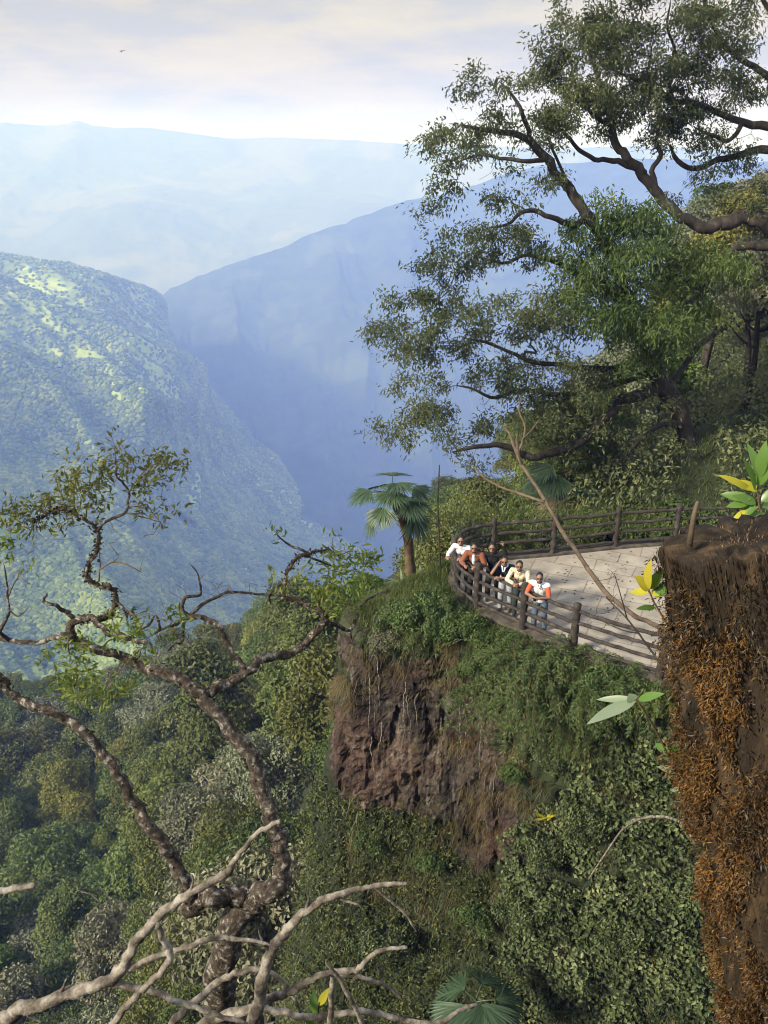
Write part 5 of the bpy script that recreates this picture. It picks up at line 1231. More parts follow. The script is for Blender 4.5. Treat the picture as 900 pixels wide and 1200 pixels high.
branch('dead_branch', 'bare branch curving low behind the arching branch', 'branch', [[(196, 1215, 14), (205, 1196, 14), (218, 1182, 13), (233, 1170, 13), (250, 1156, 12), (267, 1145, 12), (283, 1139, 11), (300, 1136, 10), (318, 1140, 8), (332, 1152, 7), (345, 1170, 6), (352, 1186, 4)]], 2.7, 'bark_dead', 4)
branch('dead_branch', 'long bare forking branch along the bottom with a pale upturned tip', 'branch', [
  [(215, 1222, 16), (240, 1199, 16), (265, 1190, 15), (290, 1183, 15), (310, 1174, 14), (327, 1167, 14), (342, 1161, 13), (353, 1155, 13), (368, 1147, 11), (383, 1140, 10), (400, 1138, 10), (417, 1137, 9), (428, 1127, 8), (440, 1117, 8), (456, 1112, 7), (477, 1110, 5)],
  [(395, 1142, 8), (412, 1143, 8), (427, 1146, 7), (445, 1152, 7), (460, 1160, 5), (474, 1174, 3)]], 2.55, 'bark_dead', 5)
branch('dead_branch', 'low bare branch running right along the bottom edge to the fan palm', 'branch', [
  [(296, 1176, 10), (313, 1183, 11), (333, 1187, 11), (350, 1190, 11), (383, 1191, 11), (410, 1187, 10), (430, 1185, 10), (455, 1191, 9), (480, 1197, 9), (505, 1199, 8), (522, 1196, 8), (535, 1186, 7), (548, 1180, 6), (560, 1177, 5)]], 2.8, 'bark_dead', 6)
branch('dead_branch', 'two pale crossed sticks standing up at the bottom centre', 'branch', [[(386, 1225, 11), (387, 1197, 10), (388, 1172, 10), (390, 1147, 8)], [(428, 1208, 8), (417, 1183, 8), (405, 1160, 8), (393, 1141, 7), (381, 1127, 5)]], 2.45, 'bark_dead', 7)
branch('dead_branch', 'short broken bare branch end at the left edge', 'branch', [[(-40, 1050, 12), (0, 1044, 12), (20, 1041, 11), (41, 1036, 10)]], 2.3, 'bark_dead', 8)
KINK = .12; WSC = .62
branch('leaning_pole', 'long bare brown branch leaning across the terrace from the stump', 'branch', [
  [(800, 750, 9, 3.6), (778, 737, 9, 3.9), (760, 729, 9, 4.1), (745, 722, 9, 4.3), (725, 707, 9, 4.6), (710, 695, 9, 4.8), (690, 668, 8.5, 5.2), (675, 645, 8, 5.6), (660, 625, 8, 6), (650, 607, 7, 6.3), (640, 589, 7, 6.6), (625, 565, 6.5, 7), (612, 545, 6.5, 7.3), (603, 525, 6, 7.6), (597, 508, 4, 7.9), (590, 500, 3, 8)],
  [(636, 588, 6, 6.6), (622, 583, 5, 6.7), (608, 578, 5, 6.8), (590, 572, 4, 6.9), (572, 563, 4, 7), (560, 552, 3, 7.1), (552, 545, 2, 7.2)], [(606, 532, 5, 7.5), (612, 518, 4, 7.6), (615, 500, 4, 7.7), (608, 480, 3, 7.8), (612, 462, 2, 7.9)], [(610, 540, 4, 7.3), (606, 522, 5, 7.3), (606, 506, 4, 7.35)], [(612, 515, 3, 7.6), (622, 505, 3, 7.7), (634, 490, 2, 7.8)]], 5, 'wood_pole', 9)
branch('bare_branch', 'spindly leafless twigs rising in front of the terrace beside the stump', 'branch', [
  [(785, 790, 5, 3.8), (765, 765, 4, 3.9), (748, 742, 4, 4), (735, 725, 3, 4.1), (722, 712, 3, 4.2), (710, 700, 2, 4.3)], [(748, 742, 3, 4), (728, 738, 2.4, 4.1), (700, 725, 2, 4.2)], [(735, 725, 3, 4.1), (728, 700, 2.4, 4.1), (720, 672, 2, 4.2)]], 4, 'bark', 10, 60, [(712, 690, 18, 28, 4.2, .1, 1), (705, 725, 25, 15, 4.2, .1, .7), (725, 670, 12, 15, 4.2, .1, .7)], 6)
branch('bare_vine', 'pale bare vine arching out of the ivy towards the stump', 'vine', [[(690, 1030, 3, 13.0), (703, 1010, 3, 12.8), (718, 988, 4, 12.5), (732, 970, 4, 12), (750, 960, 5, 11.4), (770, 957, 5, 10.8), (790, 960, 5, 10.4), (804, 970, 5, 10), (815, 990, 4, 9.8)], [(738, 965, 4, 11.8), (743, 960, 3, 11.6), (752, 964, 3, 11.4)]], 12, 'bark_dead', 11)
branch('bare_branch', 'leafless grey twigs among the crowns of the ravine forest', 'branch', [[(140, 1100, 4, 50), (125, 1070, 3, 50), (110, 1050, 2.5, 50), (95, 1045, 2, 50)], [(130, 1080, 3, 50), (132, 1060, 2, 50), (118, 1040, 2, 50)]], 50, 'bark_dead', 12, 40, [(115, 1065, 28, 25, 50, 1.5, 1)], 5, thr=.02)

# ------------------------------------------------------------------ the moss-grown stump
rng = np.random.default_rng(21)
top_, bot_ = P(872, 628, 3.0), P(968, 1200, 2.55); ax = unit(top_ - bot_)
low_ = bot_ - ax * 2.6
stump = thing('tree_stump', 'broad broken-off stump covered in rust-orange moss at the right edge', 'stump', tuple(low_))
side = unit(np.cross(ax, np.array([0, 1.0, 0]))); frt = np.cross(side, ax)
nh, na = 150, 120
hh = np.linspace(0, 1, nh); Lt = np.linalg.norm(top_ - low_)
an = np.linspace(0, 2 * math.pi, na, endpoint=False)
Hh, Aa = np.meshgrid(hh * Lt, an, indexing='ij')
base_r = np.interp(Hh, [0, Lt * .55, Lt * .9, Lt], [.46, .335, .288, .272])
q = np.stack([np.cos(Aa) * 3.2, np.sin(Aa) * 3.2, Hh * .9], -1).reshape(-1, 3)
rg = (fbm(q, 71, 5, .6, True).reshape(Hh.shape) - .55) * .36 + (fbm(q * 3, 72, 3).reshape(Hh.shape) - .5) * .05
Rr = base_r * (1 + rg * 1.4)
tipj = (fbm(np.stack([np.cos(Aa) * 9, np.sin(Aa) * 9, 0 * Hh], -1).reshape(-1, 3), 73, 3).reshape(Hh.shape) - .5) * .11 * (Hh > Lt * .97)
SV = low_ + ax * (Hh + tipj)[..., None] + (side * np.cos(Aa)[..., None] + frt * np.sin(Aa)[..., None]) * Rr[..., None]
mb = MB(); i = np.arange(nh - 1)[:, None] * na; j = np.arange(na)[None]; k2 = (j + 1) % na
qd = np.stack([i + j, i + k2, i + na + k2, i + na + j], -1).reshape(-1, 4)
cap = len(SV.reshape(-1, 3)); ring = (nh - 1) * na
inn = SV[-1] * .55 + (top_ - ax * .012) * .45 + ax * rng.normal(0, .006, (na, 1)); cen = (top_ - ax * .02)[None]
tr = []; 
for s_ in range(na):
    a, b = ring + s_, ring + (s_ + 1) % na; c_, d_ = cap + s_, cap + (s_ + 1) % na
    tr += [(a, b, d_), (a, d_, c_), (c_, d_, cap + na)]
mb.add(np.concatenate([SV.reshape(-1, 3), inn, cen]), qd, tr)
M['stump'] = rough_mat('stump wood', [(.32, (.008, .006, .004)), (.52, (.03, .02, .012)), (.72, (.10, .062, .034))], 11, .9, 30, stretch=(1, 1, .25), bdist=.03)
sub(mb, 'trunk', M['stump'], stump)
def on_stump(n, lo=.42, hi=.985, f=None):
    a = rng.integers(int(nh * lo), int(nh * hi), n * 8); b = rng.integers(0, na, n * 8)
    if f is not None:
        w = f(a, b); k = rng.random(len(a)) < w; a, b = a[k], b[k]
    a, b = a[:n], b[:n]; on_stump.thick = np.clip(cl_[a, b] - .38, 0, 1) * .3; p = SV[a, b] + (SV[a, (b + 1) % na] - SV[a, b]) * rng.random((len(a), 1)) + (SV[np.minimum(a + 1, nh - 1), b] - SV[a, b]) * rng.random((len(a), 1))
    nn = unit(side * np.cos(an[b])[:, None] + frt * np.sin(an[b])[:, None]); return p, nn
pat = fbm(np.stack([np.cos(Aa) * 1.5, np.sin(Aa) * 1.5, Hh * 1.1], -1).reshape(-1, 3), 75, 4).reshape(Hh.shape)
leftness = -np.cos(Aa)                                    # rust moss kept to the left, so colour carries the right side's shade
if np.dot(side, [1, 0, 0]) < 0: leftness = -leftness
cl_ = fbm(np.stack([np.cos(Aa) * 5, np.sin(Aa) * 5, Hh * 4.5], -1).reshape(-1, 3), 76, 4).reshape(Hh.shape)
wO = np.clip((pat + leftness * .42 - .70) * 6, 0, 1) * np.clip((cl_ - .45) * 9, 0.03, 1) * np.interp(Hh / Lt, [.88, .95], [1, .1]); wD = np.clip((cl_ - .42) * 7, .12, 1)
for nm, w_, n, mat, ls in [('moss', wO, 34000, 'moss', .019), ('moss', wD, 24000, 'moss_dark', .022)]:
    p, nn = on_stump(n, f=lambda a, b: w_[a, b]); n = len(p)
    mb = MB(); p = p + nn * (rng.random(n) * (.008 + on_stump.thick))[:, None]
    d = unit(nn * .6 + np.array([0, 0, -.55]) + rng.normal(0, .6, (n, 3)))
    leaves(mb, p, d, unit(nn + rng.normal(0, .5, (n, 3))), ls * rng.uniform(.4, 1.7, n), ls * rng.uniform(.15, .5, n), fold=.3)
    o_ = sub(mb, nm, M[mat], stump, False); o_['kind'] = 'stuff'; o_['label'] = 'rust orange moss' if mat == 'moss' else 'dark brown moss'
# torn fibres round the broken top
mb = MB(); n = 5200; b = rng.integers(0, na, n); p = SV[nh - 1 - rng.integers(0, 14, n), b]; nn = unit(side * np.cos(an[b])[:, None] + frt * np.sin(an[b])[:, None])
blades(mb, p + nn * rng.uniform(0, .012, (n, 1)) - ax * .03, unit(ax + nn * .08 + rng.normal(0, .06, (n, 3))), rng.uniform(.012, .05, n), rng.uniform(.004, .011, n), 0.0, 3)
M['fibre'] = leaf_mat('torn wood fibre', [(.05, .032, .02), (.16, .105, .062), (.32, .23, .15)], 0, rough=.85, spec=.1, clump=6)
n = 2600; ra = np.sqrt(rng.random(n)) * .27; aa = rng.uniform(0, 6.283, n); p = top_ - ax * .03 + side * (ra * np.cos(aa))[:, None] + frt * (ra * np.sin(aa))[:, None]
blades(mb, p, unit(ax + rng.normal(0, .25, (n, 3))), rng.uniform(.01, .03, n), rng.uniform(.006, .015, n), 0.0, 3)
o_ = sub(mb, 'fibres', M['fibre'], stump, False); o_['kind'] = 'stuff'
mb = MB(); a = P(812, 612, 2.95); tube(mb, interp(np.array([a - [0, 0, .1], a + [0, 0, .02], a + [.006, 0, .085]]), 5), [.012, .011, .01, .009, .006], 6, rough=.2); sub(mb, 'splinter', M['wood_pole'], stump)

# ------------------------------------------------------------------ leafy sprigs close to the lens
def sprig(label, stem, Y, leavesl, mat, seed, name='leafy_sprig', extra=None):
    """stem: pixel polyline; leavesl: (base px, base py, tip px, tip py, width px[, material])"""
    rng = np.random.default_rng(seed); o = P(stem[0][0], stem[0][1], Y); t = thing(name, label, 'plant', tuple(o))
    mb = MB(); pts = interp(np.array([P(x, y, Y + dy) for x, y, dy in [(s + (0,))[:3] for s in stem]]), 14) - o
    tube(mb, pts, np.linspace(.006, .003, 14), 6); mb.build('stem', M['bark_brown'], t)
    for lf in leavesl:
        dy = rng.uniform(-.08, .08); a, b = P(lf[0], lf[1], Y) - o, P(lf[2], lf[3], Y + dy) - o; v = b - a; ln = np.linalg.norm(v)
        nn = unit(np.array([rng.normal(-.2, .35), -.5, .75])); nn = unit(nn - v / ln * np.dot(nn, v / ln)); w = lf[4] / F * depth(b + o)
        ml = MB(); blade(ml, a, v, nn, ln * 1.04, w, .14, 9, fold=.22); ml.build('leaf', M[lf[5] if len(lf) > 5 else mat], t)
    return t
sprig('sprig of yellow and green leaves against the terrace beside the stump', [(790, 745), (778, 725), (766, 705), (760, 690)], 3.1,
      [(760, 692, 747, 675, 16, 'sprig_yellow'), (760, 690, 758, 660, 15, 'sprig_yellow'), (762, 690, 775, 668, 13), (760, 695, 738, 692, 11, 'sprig_yellow'), (764, 697, 778, 690, 12, 'sprig_yellow'), (766, 708, 760, 714, 10), (768, 700, 785, 680, 12), (768, 712, 748, 712, 8)], 'sprig', 1)
lv = [(880, 575, 848, 555, 11, 'sprig_yellow'), (880, 585, 846, 578, 12), (878, 590, 852, 592, 11), (885, 575, 878, 540, 14), (888, 570, 905, 530, 16), (890, 575, 862, 562, 12, 'sprig_yellow'), (885, 590, 868, 606, 13), (892, 588, 915, 570, 14), (893, 595, 920, 590, 14), (890, 560, 895, 520, 15), (880, 598, 858, 610, 11, 'sprig_yellow'), (895, 570, 880, 520, 13), (893, 600, 900, 620, 12), (886, 590, 862, 580, 12), (900, 560, 925, 535, 14), (890, 600, 878, 618, 12)]
sprig('cluster of fresh green leaves behind the right side of the stump', [(915, 680), (900, 630), (890, 595), (888, 570)], 3.7, lv, 'sprig', 2)
sprig('three broad pale leaves sticking out left of the stump', [(800, 930, .1), (785, 890, .08), (768, 855, .05), (752, 828, 0), (744, 820, 0)], 3.0,
      [(745, 822, 690, 842, 17, 'sprig_pale'), (744, 820, 700, 818, 9, 'sprig_pale'), (748, 820, 774, 812, 11), (742, 822, 738, 814, 14, 'sprig_pale')], 'sprig', 3)
sprig('small green leaves hanging low beside the stump', [(825, 960), (805, 930), (790, 900), (782, 880)], 3.1,
      [(785, 885, 768, 870, 10), (788, 890, 795, 868, 11), (795, 905, 772, 898, 9, 'sprig_pale'), (800, 915, 815, 900, 10), (805, 925, 785, 925, 9, 'sprig_pale'), (790, 895, 775, 885, 9)], 'sprig', 4)
sprig('small green and yellow shoot among the dead branches', [(372, 1230), (372, 1200), (374, 1175)], 2.9, [(370, 1190, 366, 1162, 14), (374, 1178, 384, 1160, 9, 'sprig_yellow'), (370, 1205, 356, 1192, 9)], 'sprig', 5)

# ------------------------------------------------------------------ a bird far out over the valley
mb = MB(); o = P(142, 60, 60); w = .28
V_ = np.array([(-.28, .02, .07), (-.1, .08, .02), (-.1, -.06, .02), (.28, .02, .07), (.1, .08, .02), (.1, -.06, .02)]); mb.add(V_ + [0, 0, .012], None, [(0, 2, 1), (3, 4, 5)]); mb.add(V_, [(1, 2, 5, 4)], [(0, 1, 2), (3, 5, 4)])
tube(mb, np.array([(0, -.16, 0), (0, -.08, 0), (0, .06, 0), (0, .14, .01), (0, .19, 0)]), [.012, .035, .04, .025, .008], 6)
bd = mb.build('bird', M['bark']); bd.location = o; tag(bd, 'tiny dark bird gliding in the pale sky over the valley', 'bird')
# ------------------------------------------------------------------ the six men at the railing
def ell(c, r, rot=None, nu=18, nv=12):
    u = np.linspace(0, 2 * math.pi, nu, endpoint=False); v = np.linspace(0, math.pi, nv + 1)[1:-1]
    pts = [np.array([0, 0, 1.0])] + [np.array([math.sin(b) * math.cos(a), math.sin(b) * math.sin(a), math.cos(b)]) for b in v for a in u] + [np.array([0, 0, -1.0])]
    p = np.array(pts) * np.asarray(r)
    if rot is not None: p = p @ np.asarray(rot).T
    p = p + np.asarray(c); q, t = [], []; m = len(v); last = len(p) - 1
    for j in range(nu):
        k = (j + 1) % nu; t.append((0, 1 + j, 1 + k)); t.append((last, 1 + (m - 1) * nu + k, 1 + (m - 1) * nu + j))
        for i in range(m - 1): q.append((1 + i * nu + j, 1 + (i + 1) * nu + j, 1 + (i + 1) * nu + k, 1 + i * nu + k))
    return p, q, t
def cone(a, b, ra, rb, sides=14):
    a, b = np.asarray(a, float), np.asarray(b, float); d = b - a; ln = np.linalg.norm(d) + 1e-9; d /= ln
    st = [(-math.cos(x) * ra, math.sin(x) * ra) for x in np.linspace(.15, math.pi / 2, 5)] + [(ln + math.sin(x) * rb, math.cos(x) * rb) for x in np.linspace(0, math.pi / 2 - .15, 5)]
    mb = MB(); tube_pts = np.array([a + d * s for s, _ in st]); rr = np.array([r for _, r in st])
    up = np.array([0, 0, 1.0]) if abs(d[2]) < .9 else np.array([1.0, 0, 0]); u = unit(np.cross(d, up)); w = np.cross(d, u); an_ = np.arange(sides) * 2 * math.pi / sides
    V = tube_pts[:, None] + rr[:, None, None] * (np.cos(an_)[None, :, None] * u + np.sin(an_)[None, :, None] * w); n = len(st); V = V.reshape(-1, 3)
    q = [(i * sides + j, i * sides + (j + 1) % sides, (i + 1) * sides + (j + 1) % sides, (i + 1) * sides + j) for i in range(n - 1) for j in range(sides)]
    b0 = len(V); V = np.concatenate([V, tube_pts[:1] - d * ra * .02, tube_pts[-1:] + d * rb * .02])
    t = [(b0, (j + 1) % sides, j) for j in range(sides)] + [(b0 + 1, (n - 1) * sides + j, (n - 1) * sides + (j + 1) % sides) for j in range(sides)]
    return V, q, t
def fuse(prims, voxel, mat, name, smooth_it=4, mats=None):
    """one continuous surface out of overlapping volumes"""
    mb = MB()
    for v, q, t in prims: mb.add(v, q, t)
    me = mb.mesh('tmp', mat); o = link('tmp', me)
    m = o.modifiers.new('r', 'REMESH'); m.mode = 'VOXEL'; m.voxel_size = voxel
    if smooth_it:
        m2 = o.modifiers.new('s', 'SMOOTH'); m2.iterations = smooth_it; m2.factor = .5
    bpy.context.view_layer.update(); dg = bpy.context.evaluated_depsgraph_get()
    r = bpy.data.meshes.new_from_object(o.evaluated_get(dg)); r.name = name
    bpy.data.objects.remove(o); bpy.data.meshes.remove(me)
    r.materials.clear(); r.materials.append(mat); r.polygons.foreach_set('use_smooth', np.ones(len(r.polygons), bool)); return r
M['skin'] = plain('skin', (.25, .13, .082), .55, .35, .1)
M['hair'] = plain('hair', (.012, .010, .009), .5, .4)
M['shades'] = plain('sunglasses', (.008, .008, .009), .15, .6, .05)
M['shoe'] = plain('shoes', (.05, .042, .038), .6)
def cloth(name, c, var=.12): 
    m = rough_mat(name, [(.3, tuple(x * (1 - var) for x in c)), (.7, tuple(min(1, x * (1 + var)) for x in c))], 7, .5, 11, rough=.9, spec=.15, bdist=.03); return m
def rotz(a): c, s = math.cos(a), math.sin(a); return np.array([[c, -s, 0], [s, c, 0], [0, 0, 1.0]])
def rotx(a): c, s = math.cos(a), math.sin(a); return np.array([[1.0, 0, 0], [0, c, -s], [0, s, c]])
def hand(w, d, up, side):
    """palm, four bent fingers and a thumb from wrist w along d; up is the back of the hand"""
    d, up = unit(np.asarray(d, float)), np.asarray(up, float); s = unit(np.cross(d, up)); up = np.cross(s, d); out_ = []
    pc = w + d * .05
    out_.append(cone(w, w + d * .03, .026, .03)); out_.append(ell(pc, (.042, .05, .017), np.stack([s, d, up], 1)))
    for k, (off, L_) in enumerate([(-.03, .062), (-.010, .07), (.010, .066), (.03, .052)]):
        a = pc + s * off + d * .03; b = a + d * L_ * .5 - up * .012; c = b + d * L_ * .25 - up * L_ * .45
        out_ += [cone(a, b, .0095, .0088, 8), cone(b, c, .0088, .0075, 8)]
    a = pc - d * .02 + s * (-.038 * side); b = a + s * (-.03 * side) + d * .025; c = b + d * .03 - up * .012
    return out_ + [cone(a, b, .012, .0105, 8), cone(b, c, .0105, .0085, 8)]
def person(label, head_px, head_z, face, pose, wear, H=1.0, look=None):
    hp = PZ(head_px[0], head_px[1], head_z)
    f = unit(np.array([face[0], face[1], 0.0])); yaw = math.atan2(-f[0], f[1])
    hc = np.array(pose.get('head', (0, .10, 1.585))) * H
    Rz = rotz(yaw); base = hp - Rz @ hc; base[2] = 0.008
    root = thing('person', label, 'person', tuple(base)); root.rotation_euler = (0, 0, yaw)
    to_cam = CAM - hp; ly = math.atan2(-to_cam[0], to_cam[1]) - yaw; ly = (ly + math.pi) % (2 * math.pi) - math.pi
    if look is not None: ly = look
    HR = rotz(ly * .9) @ rotx(R(pose.get('tilt', 12)))
    J = {'pel': (0, -.22, .93), 'wst': (0, -.17, 1.07), 'chest': (0, -.05, 1.27), 'neck': (0, .04, 1.43), 'sr': (.185, .02, 1.385), 'sl': (-.185, .02, 1.385),
         'er': (.27, .2, 1.19), 'el': (-.27, .2, 1.19), 'hr': (.05, .40, 1.215), 'hl': (-.06, .41, 1.225), 'kr': (.11, -.14, .49), 'kl': (-.11, -.2, .49), 'ar': (.12, -.2, .085), 'al': (-.13, -.27, .085)}
    J.update(pose.get('J', {})); J = {k: np.array(v) * H for k, v in J.items()}; fat = wear.get('fat', 1.0)
    up_r, up_l = pose.get('backs', ((0, 0, 1), (0, 0, 1)))
    hd = lambda p: hc + HR @ (np.array(p) * H)
    B = [ell(hd((0, 0, .025)), np.array((.076, .098, .105)) * H, HR), ell(hd((0, .022, -.055)), np.array((.06, .072, .066)) * H, HR), cone(hd((0, .098, .01)), hd((0, .114, -.022)), .010, .015, 8),
         ell(hd((.078, -.005, 0)), np.array((.012, .022, .032)) * H, HR, 10, 8), ell(hd((-.078, -.005, 0)), np.array((.012, .022, .032)) * H, HR, 10, 8),
         cone(J['neck'], hd((0, -.015, -.06)), .058, .054), cone(hd((-.018, .088, -.058)), hd((.018, .088, -.058)), .009, .009, 8),
         ell(hd((.03, .088, .018)), (.014, .01, .01), HR, 8, 6), ell(hd((-.03, .088, .018)), (.014, .01, .01), HR, 8, 6),
         cone(J['pel'], J['wst'], .10, .085), cone(J['wst'], J['chest'], .085, .088), cone(J['chest'], J['neck'] - [0, .01, .02], .085, .045), cone(J['sr'], J['sl'], .048, .048)]
    for s in 'rl':
        w = J['h' + s]; fo = unit(w - J['e' + s]); B += [cone(J['s' + s], J['e' + s], .047, .041), cone(J['e' + s], w, .041, .027)]
        B += hand(w, fo, up_r if s == 'r' else up_l, 1 if s == 'r' else -1)
        hip = J['pel'] + np.array([.09 if s == 'r' else -.09, 0, -.03]) * H
        B += [cone(hip, J['k' + s], .085, .056), cone(J['k' + s], J['a' + s], .054, .038), cone(J['a' + s] - [0, .03, .03], J['a' + s] + np.array([0, .13, -.045]), .034, .03)]
    body = link('body', fuse(B, .0085, M['skin'], 'body', 2), root)
    # trousers
    T = [cone(J['pel'] + [0, 0, .07], J['pel'] - [0, 0, .03], .132 * fat, .135 * fat)]
    for s in 'rl':
        sx_ = 1 if s == 'r' else -1; hip = J['pel'] + np.array([.088 * sx_, 0, -.03]) * H
        T += [cone(hip, J['k' + s], .104, .077), cone(J['k' + s], J['a' + s] + [0, 0, .01], .075, .064)]
        sh_ = link('shoe', fuse([cone(J['a' + s] + [0, -.04, -.035], J['a' + s] + np.array([0, .15, -.045]), .046, .038), cone(J['a' + s] + [0, 0, .01], J['a' + s], .046, .05)], .01, M['shoe'], 'shoe'), root)
    link('trousers', fuse(T, .012, wear['trousers'], 'trousers', 3), root)
    # upper garment
    def upper(extra, arms, lenf=1.0, body_part=True):
        U = []
        if body_part:
            U += [cone(J['pel'] + [0, .0, .0], J['wst'], (.138 + extra) * fat, (.132 + extra) * fat), cone(J['wst'] + [.035, 0, 0], J['chest'] + [.05, 0, 0], (.112 + extra) * fat, .122 + extra), cone(J['wst'] - [.035, 0, 0], J['chest'] - [.05, 0, 0], (.112 + extra) * fat, .122 + extra),
                  cone(J['chest'] + [0, 0, .02], J['neck'] - [0, 0, .02], .125 + extra, .068 + extra), cone(J['sr'], J['sl'], .068 + extra, .068 + extra)]
        for s in 'rl':
            if arms == 0: continue
            U.append(cone(J['s' + s], J['s' + s] + (J['e' + s] - J['s' + s]) * (1 if arms > 1 else .75), .07 + extra, .056 + extra))
            if arms > 1: U.append(cone(J['e' + s], J['e' + s] + (J['h' + s] - J['e' + s]) * .86, .056 + extra, .042 + extra))
        return U
    if wear.get('under') is not None:
        link(wear.get('under_name', 'shirt'), fuse(upper(0, wear.get('under_arms', 1)), .011, wear['under'], 'shirt', 3), root)
        if wear.get('open'):
            fr = np.array([0, 1.0, 0]); mb_ = [cone(J['neck'] + [0, .055, -.05], J['chest'] + [0, .105, -.03], .04, .06), cone(J['chest'] + [0, .105, -.03], J['pel'] + [0, .13, .02], .06, .055)]
            link('shirt', fuse(mb_, .011, wear['under'], 'shirt', 3), root)
        link(wear['top_name'], fuse(upper(.012, wear['arms']), .011, wear['top'], wear['top_name'], 3), root)
    else:
        link(wear['top_name'], fuse(upper(0, wear['arms']), .011, wear['top'], wear['top_name'], 3), root)
    if wear.get('collar') is not None:
        mb = MB(); a_ = np.linspace(.5, 2 * math.pi - .5 + 0, 16) + math.pi / 2; ring = np.stack([np.cos(a_) * .075, np.sin(a_) * .075, 0 * a_], 1)
        c0 = J['neck'] + np.array([0, .012, .03]); pts = c0 + ring @ rotx(R(-22)).T; tube(mb, pts, .02, 8); tube(mb, np.array([pts[0], pts[0] + [.02, .06, -.1]]), [.022, .012], 8); tube(mb, np.array([pts[-1], pts[-1] + [-.02, .06, -.1]]), [.022, .012], 8)
        mb.build('collar', wear['collar'], root)
    # hair, beard, sunglasses
    cut = [ell(hd((0, -.022, .055)), np.array((.083, .098, .092)) * H, HR), ell(hd((0, -.05, .01)), np.array((.078, .066, .09)) * H, HR)]
    link('hair', fuse(cut, .009, M['hair'], 'hair', 2), root)
    if wear.get('beard', True):
        link('beard', fuse([ell(hd((0, .038, -.085)), np.array((.054, .058, .034)) * H, HR), cone(hd((.062, .0, -.04)), hd((.04, .055, -.085)), .012, .018, 8), cone(hd((-.062, .0, -.04)), hd((-.04, .055, -.085)), .012, .018, 8), cone(hd((-.022, .094, -.044)), hd((.022, .094, -.044)), .007, .007, 8)], .007, M['hair'], 'beard', 1), root)
    if wear.get('glasses', True):
        G_ = [ell(hd((.033, .097, .018)), np.array((.027, .009, .019)) * H, HR), ell(hd((-.033, .097, .018)), np.array((.027, .009, .019)) * H, HR), cone(hd((-.012, .104, .022)), hd((.012, .104, .022)), .005, .005, 6), cone(hd((.06, .088, .02)), hd((.082, 0, .018)), .005, .005, 6), cone(hd((-.06, .088, .02)), hd((-.082, 0, .018)), .005, .005, 6)]
        link('sunglasses', fuse(G_, .005, M['shades'], 'sunglasses', 0), root)
    return root, base, Rz, J
fd = unit(np.array(FP_front[2]) - np.array(FP_front[0])); fnorm = np.array([fd[1], -fd[0]])
if fnorm[1] > 0: fnorm = -fnorm
cmp_ = unit(np.array([-fnorm[0] * 0 - .75, -.66]))
toc = lambda px, py: unit((CAM - PZ(px, py, 1.5))[:2])
white, cream, brown = cloth('white cotton', (.72, .72, .74)), rough_mat('cream printed shirt', [(.42, (.62, .55, .42)), (.52, (.58, .5, .36)), (.58, (.3, .24, .16))], 26, .4, 11), cloth('brown jacket', (.2, .075, .045))
black, navy, denim, lightdenim, dark = cloth('black jacket', (.014, .014, .016)), cloth('navy shirt', (.018, .028, .045)), cloth('blue jeans', (.09, .12, .17), .25), cloth('pale jeans', (.3, .32, .36), .2), cloth('dark trousers', (.025, .025, .028))
red, khaki = cloth('orange red shirt', (.52, .10, .045)), cloth('dark green trousers', (.035, .045, .04))
person('man in a white long-sleeved shirt at the far corner of the fence', (540, 637), 1.52, cmp_ * .5 + toc(540, 637), {'J': {'er': (.30, .16, 1.2), 'hr': (.26, .36, 1.22), 'el': (-.27, .2, 1.2), 'hl': (-.1, .36, 1.22)}, 'tilt': 6}, {'top': white, 'top_name': 'shirt', 'arms': 2, 'trousers': dark})
person('man in an open brown jacket over a white shirt beside the thick corner post', (555.5, 645), 1.53, cmp_ * .4 + toc(556, 645), {'J': {'er': (.3, .14, 1.17), 'hr': (.17, .36, 1.2), 'el': (-.29, .12, 1.17), 'hl': (-.12, .36, 1.2)}, 'tilt': 8}, {'under': white, 'open': True, 'top': brown, 'top_name': 'jacket', 'arms': 2, 'trousers': dark, 'fat': 1.08})
person('man in black with one arm raised and the other hand on the rail', (576.5, 645), 1.55, cmp_ * .35 + toc(576, 645), {'head': (.02, .04, 1.6), 'J': {'neck': (0, 0, 1.45), 'er': (.33, .12, 1.2), 'hr': (.36, .36, 1.2), 'el': (-.33, .02, 1.5), 'hl': (-.26, .06, 1.74), 'sl': (-.19, 0, 1.42), 'sr': (.185, 0, 1.40)}, 'backs': ((0, 0, 1), (0, -1, 0)), 'tilt': 8}, {'top': black, 'top_name': 'jacket', 'arms': 2, 'trousers': dark})
person('man in a navy polo shirt with a white collar, one hand raised to his head', (591, 661), 1.50, cmp_ * .5 + toc(591, 661), {'head': (.0, .14, 1.56), 'J': {'neck': (0, .08, 1.41), 'chest': (0, -.02, 1.25), 'er': (.27, .26, 1.24), 'hr': (.125, .18, 1.52), 'el': (-.28, .2, 1.18), 'hl': (.04, .38, 1.22)}, 'backs': ((1, 0, .2), (0, 0, 1)), 'tilt': 6}, {'top': navy, 'top_name': 'shirt', 'arms': 1, 'collar': white, 'trousers': lightdenim})
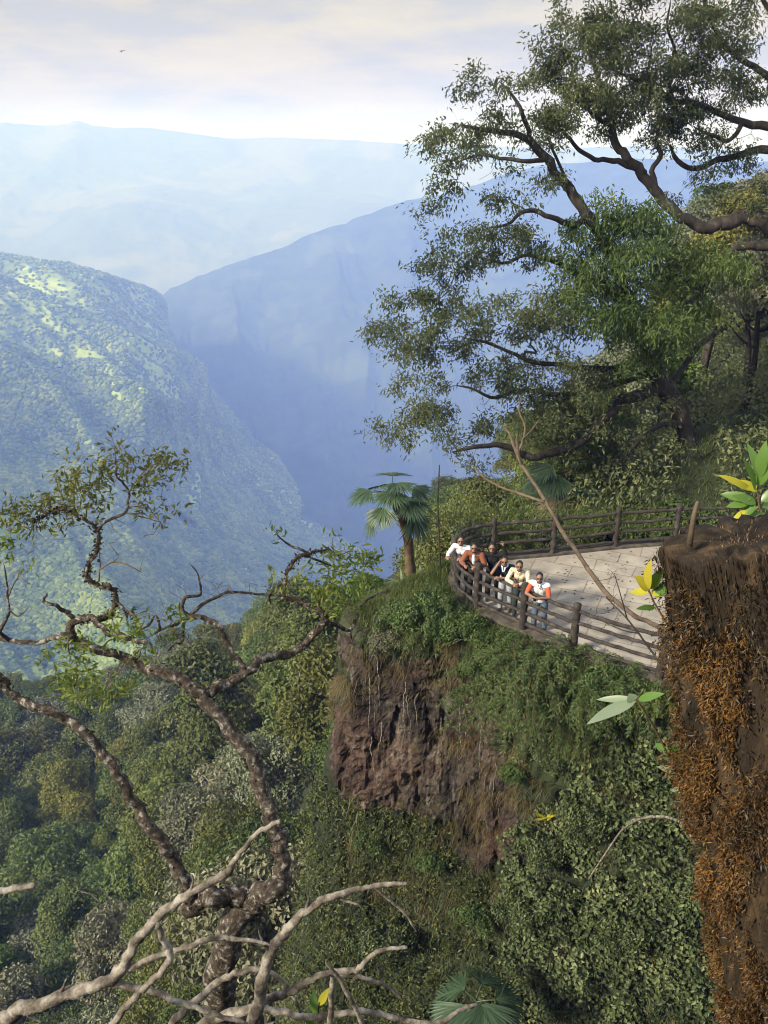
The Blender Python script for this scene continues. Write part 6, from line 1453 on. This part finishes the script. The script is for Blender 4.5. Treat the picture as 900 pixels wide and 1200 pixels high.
person('man in a cream patterned shirt leaning with both forearms on the rail', (608.5, 667), 1.50, cmp_ * .45 + toc(608, 667), {'head': (0, .13, 1.57), 'J': {'neck': (0, .07, 1.42), 'chest': (0, -.02, 1.26)}, 'tilt': 6}, {'top': cream, 'top_name': 'shirt', 'arms': 2, 'trousers': khaki, 'fat': 1.05})
r6, b6, R6, J6 = person('man in a white sleeveless vest over an orange-red shirt, holding a camera', (632, 680), 1.54, cmp_ * .6 + toc(632, 680), {'J': {'hr': (.03, .37, 1.2), 'hl': (-.05, .39, 1.2), 'er': (.27, .17, 1.16), 'el': (-.28, .17, 1.16)}, 'tilt': 8}, {'under': red, 'top': white, 'top_name': 'vest', 'arms': 0, 'trousers': denim, 'collar': white, 'fat': 1.12})
mb = MB(); c_ = np.array([-.01, .47, 1.205]); v_ = np.array([(x, y, z) for x in (-.04, .04) for y in (-.012, .012) for z in (-.03, .03)]) + 0
mb.add(v_, [(0, 1, 3, 2), (4, 6, 7, 5), (0, 4, 5, 1), (2, 3, 7, 6), (0, 2, 6, 4), (1, 5, 7, 3)]); tube(mb, np.array([(0, .010, 0), (0, .02, 0), (0, .045, 0)]), [.022, .024, .02], 12)
kam = mb.build('camera', M['shades'], None, False); kam.location = b6 + R6 @ c_; kam.rotation_euler = r6.rotation_euler; tag(kam, 'small black camera in the hands of the man in the white vest', 'camera')
# ------------------------------------------------------------------ the air
hm, N, l = newmat('valley haze')
pv = N.new('ShaderNodeVolumePrincipled'); o = N.new('ShaderNodeOutputMaterial')
pv.inputs['Color'].default_value = (.225, .335, .93, 1); pv.inputs['Absorption Color'].default_value = (1, 1, 0, 1)
pv.inputs['Density'].default_value = 3.9e-4; pv.inputs['Anisotropy'].default_value = 0.0
l(pv.outputs[0], o.inputs['Volume'])
HX, HY0, HY1, HZ0, HZ1 = 9100, -1700, 15100, -1200, 255
V = [(x, y, z) for x in (-HX, HX) for y in (HY0, HY1) for z in (HZ0, HZ1)]
mb = MB(); mb.add(V, [(0, 1, 3, 2), (4, 6, 7, 5), (0, 4, 5, 1), (2, 3, 7, 6), (0, 2, 6, 4), (1, 5, 7, 3)])
tag(mb.build('haze', hm, smooth=False), kind='stuff')
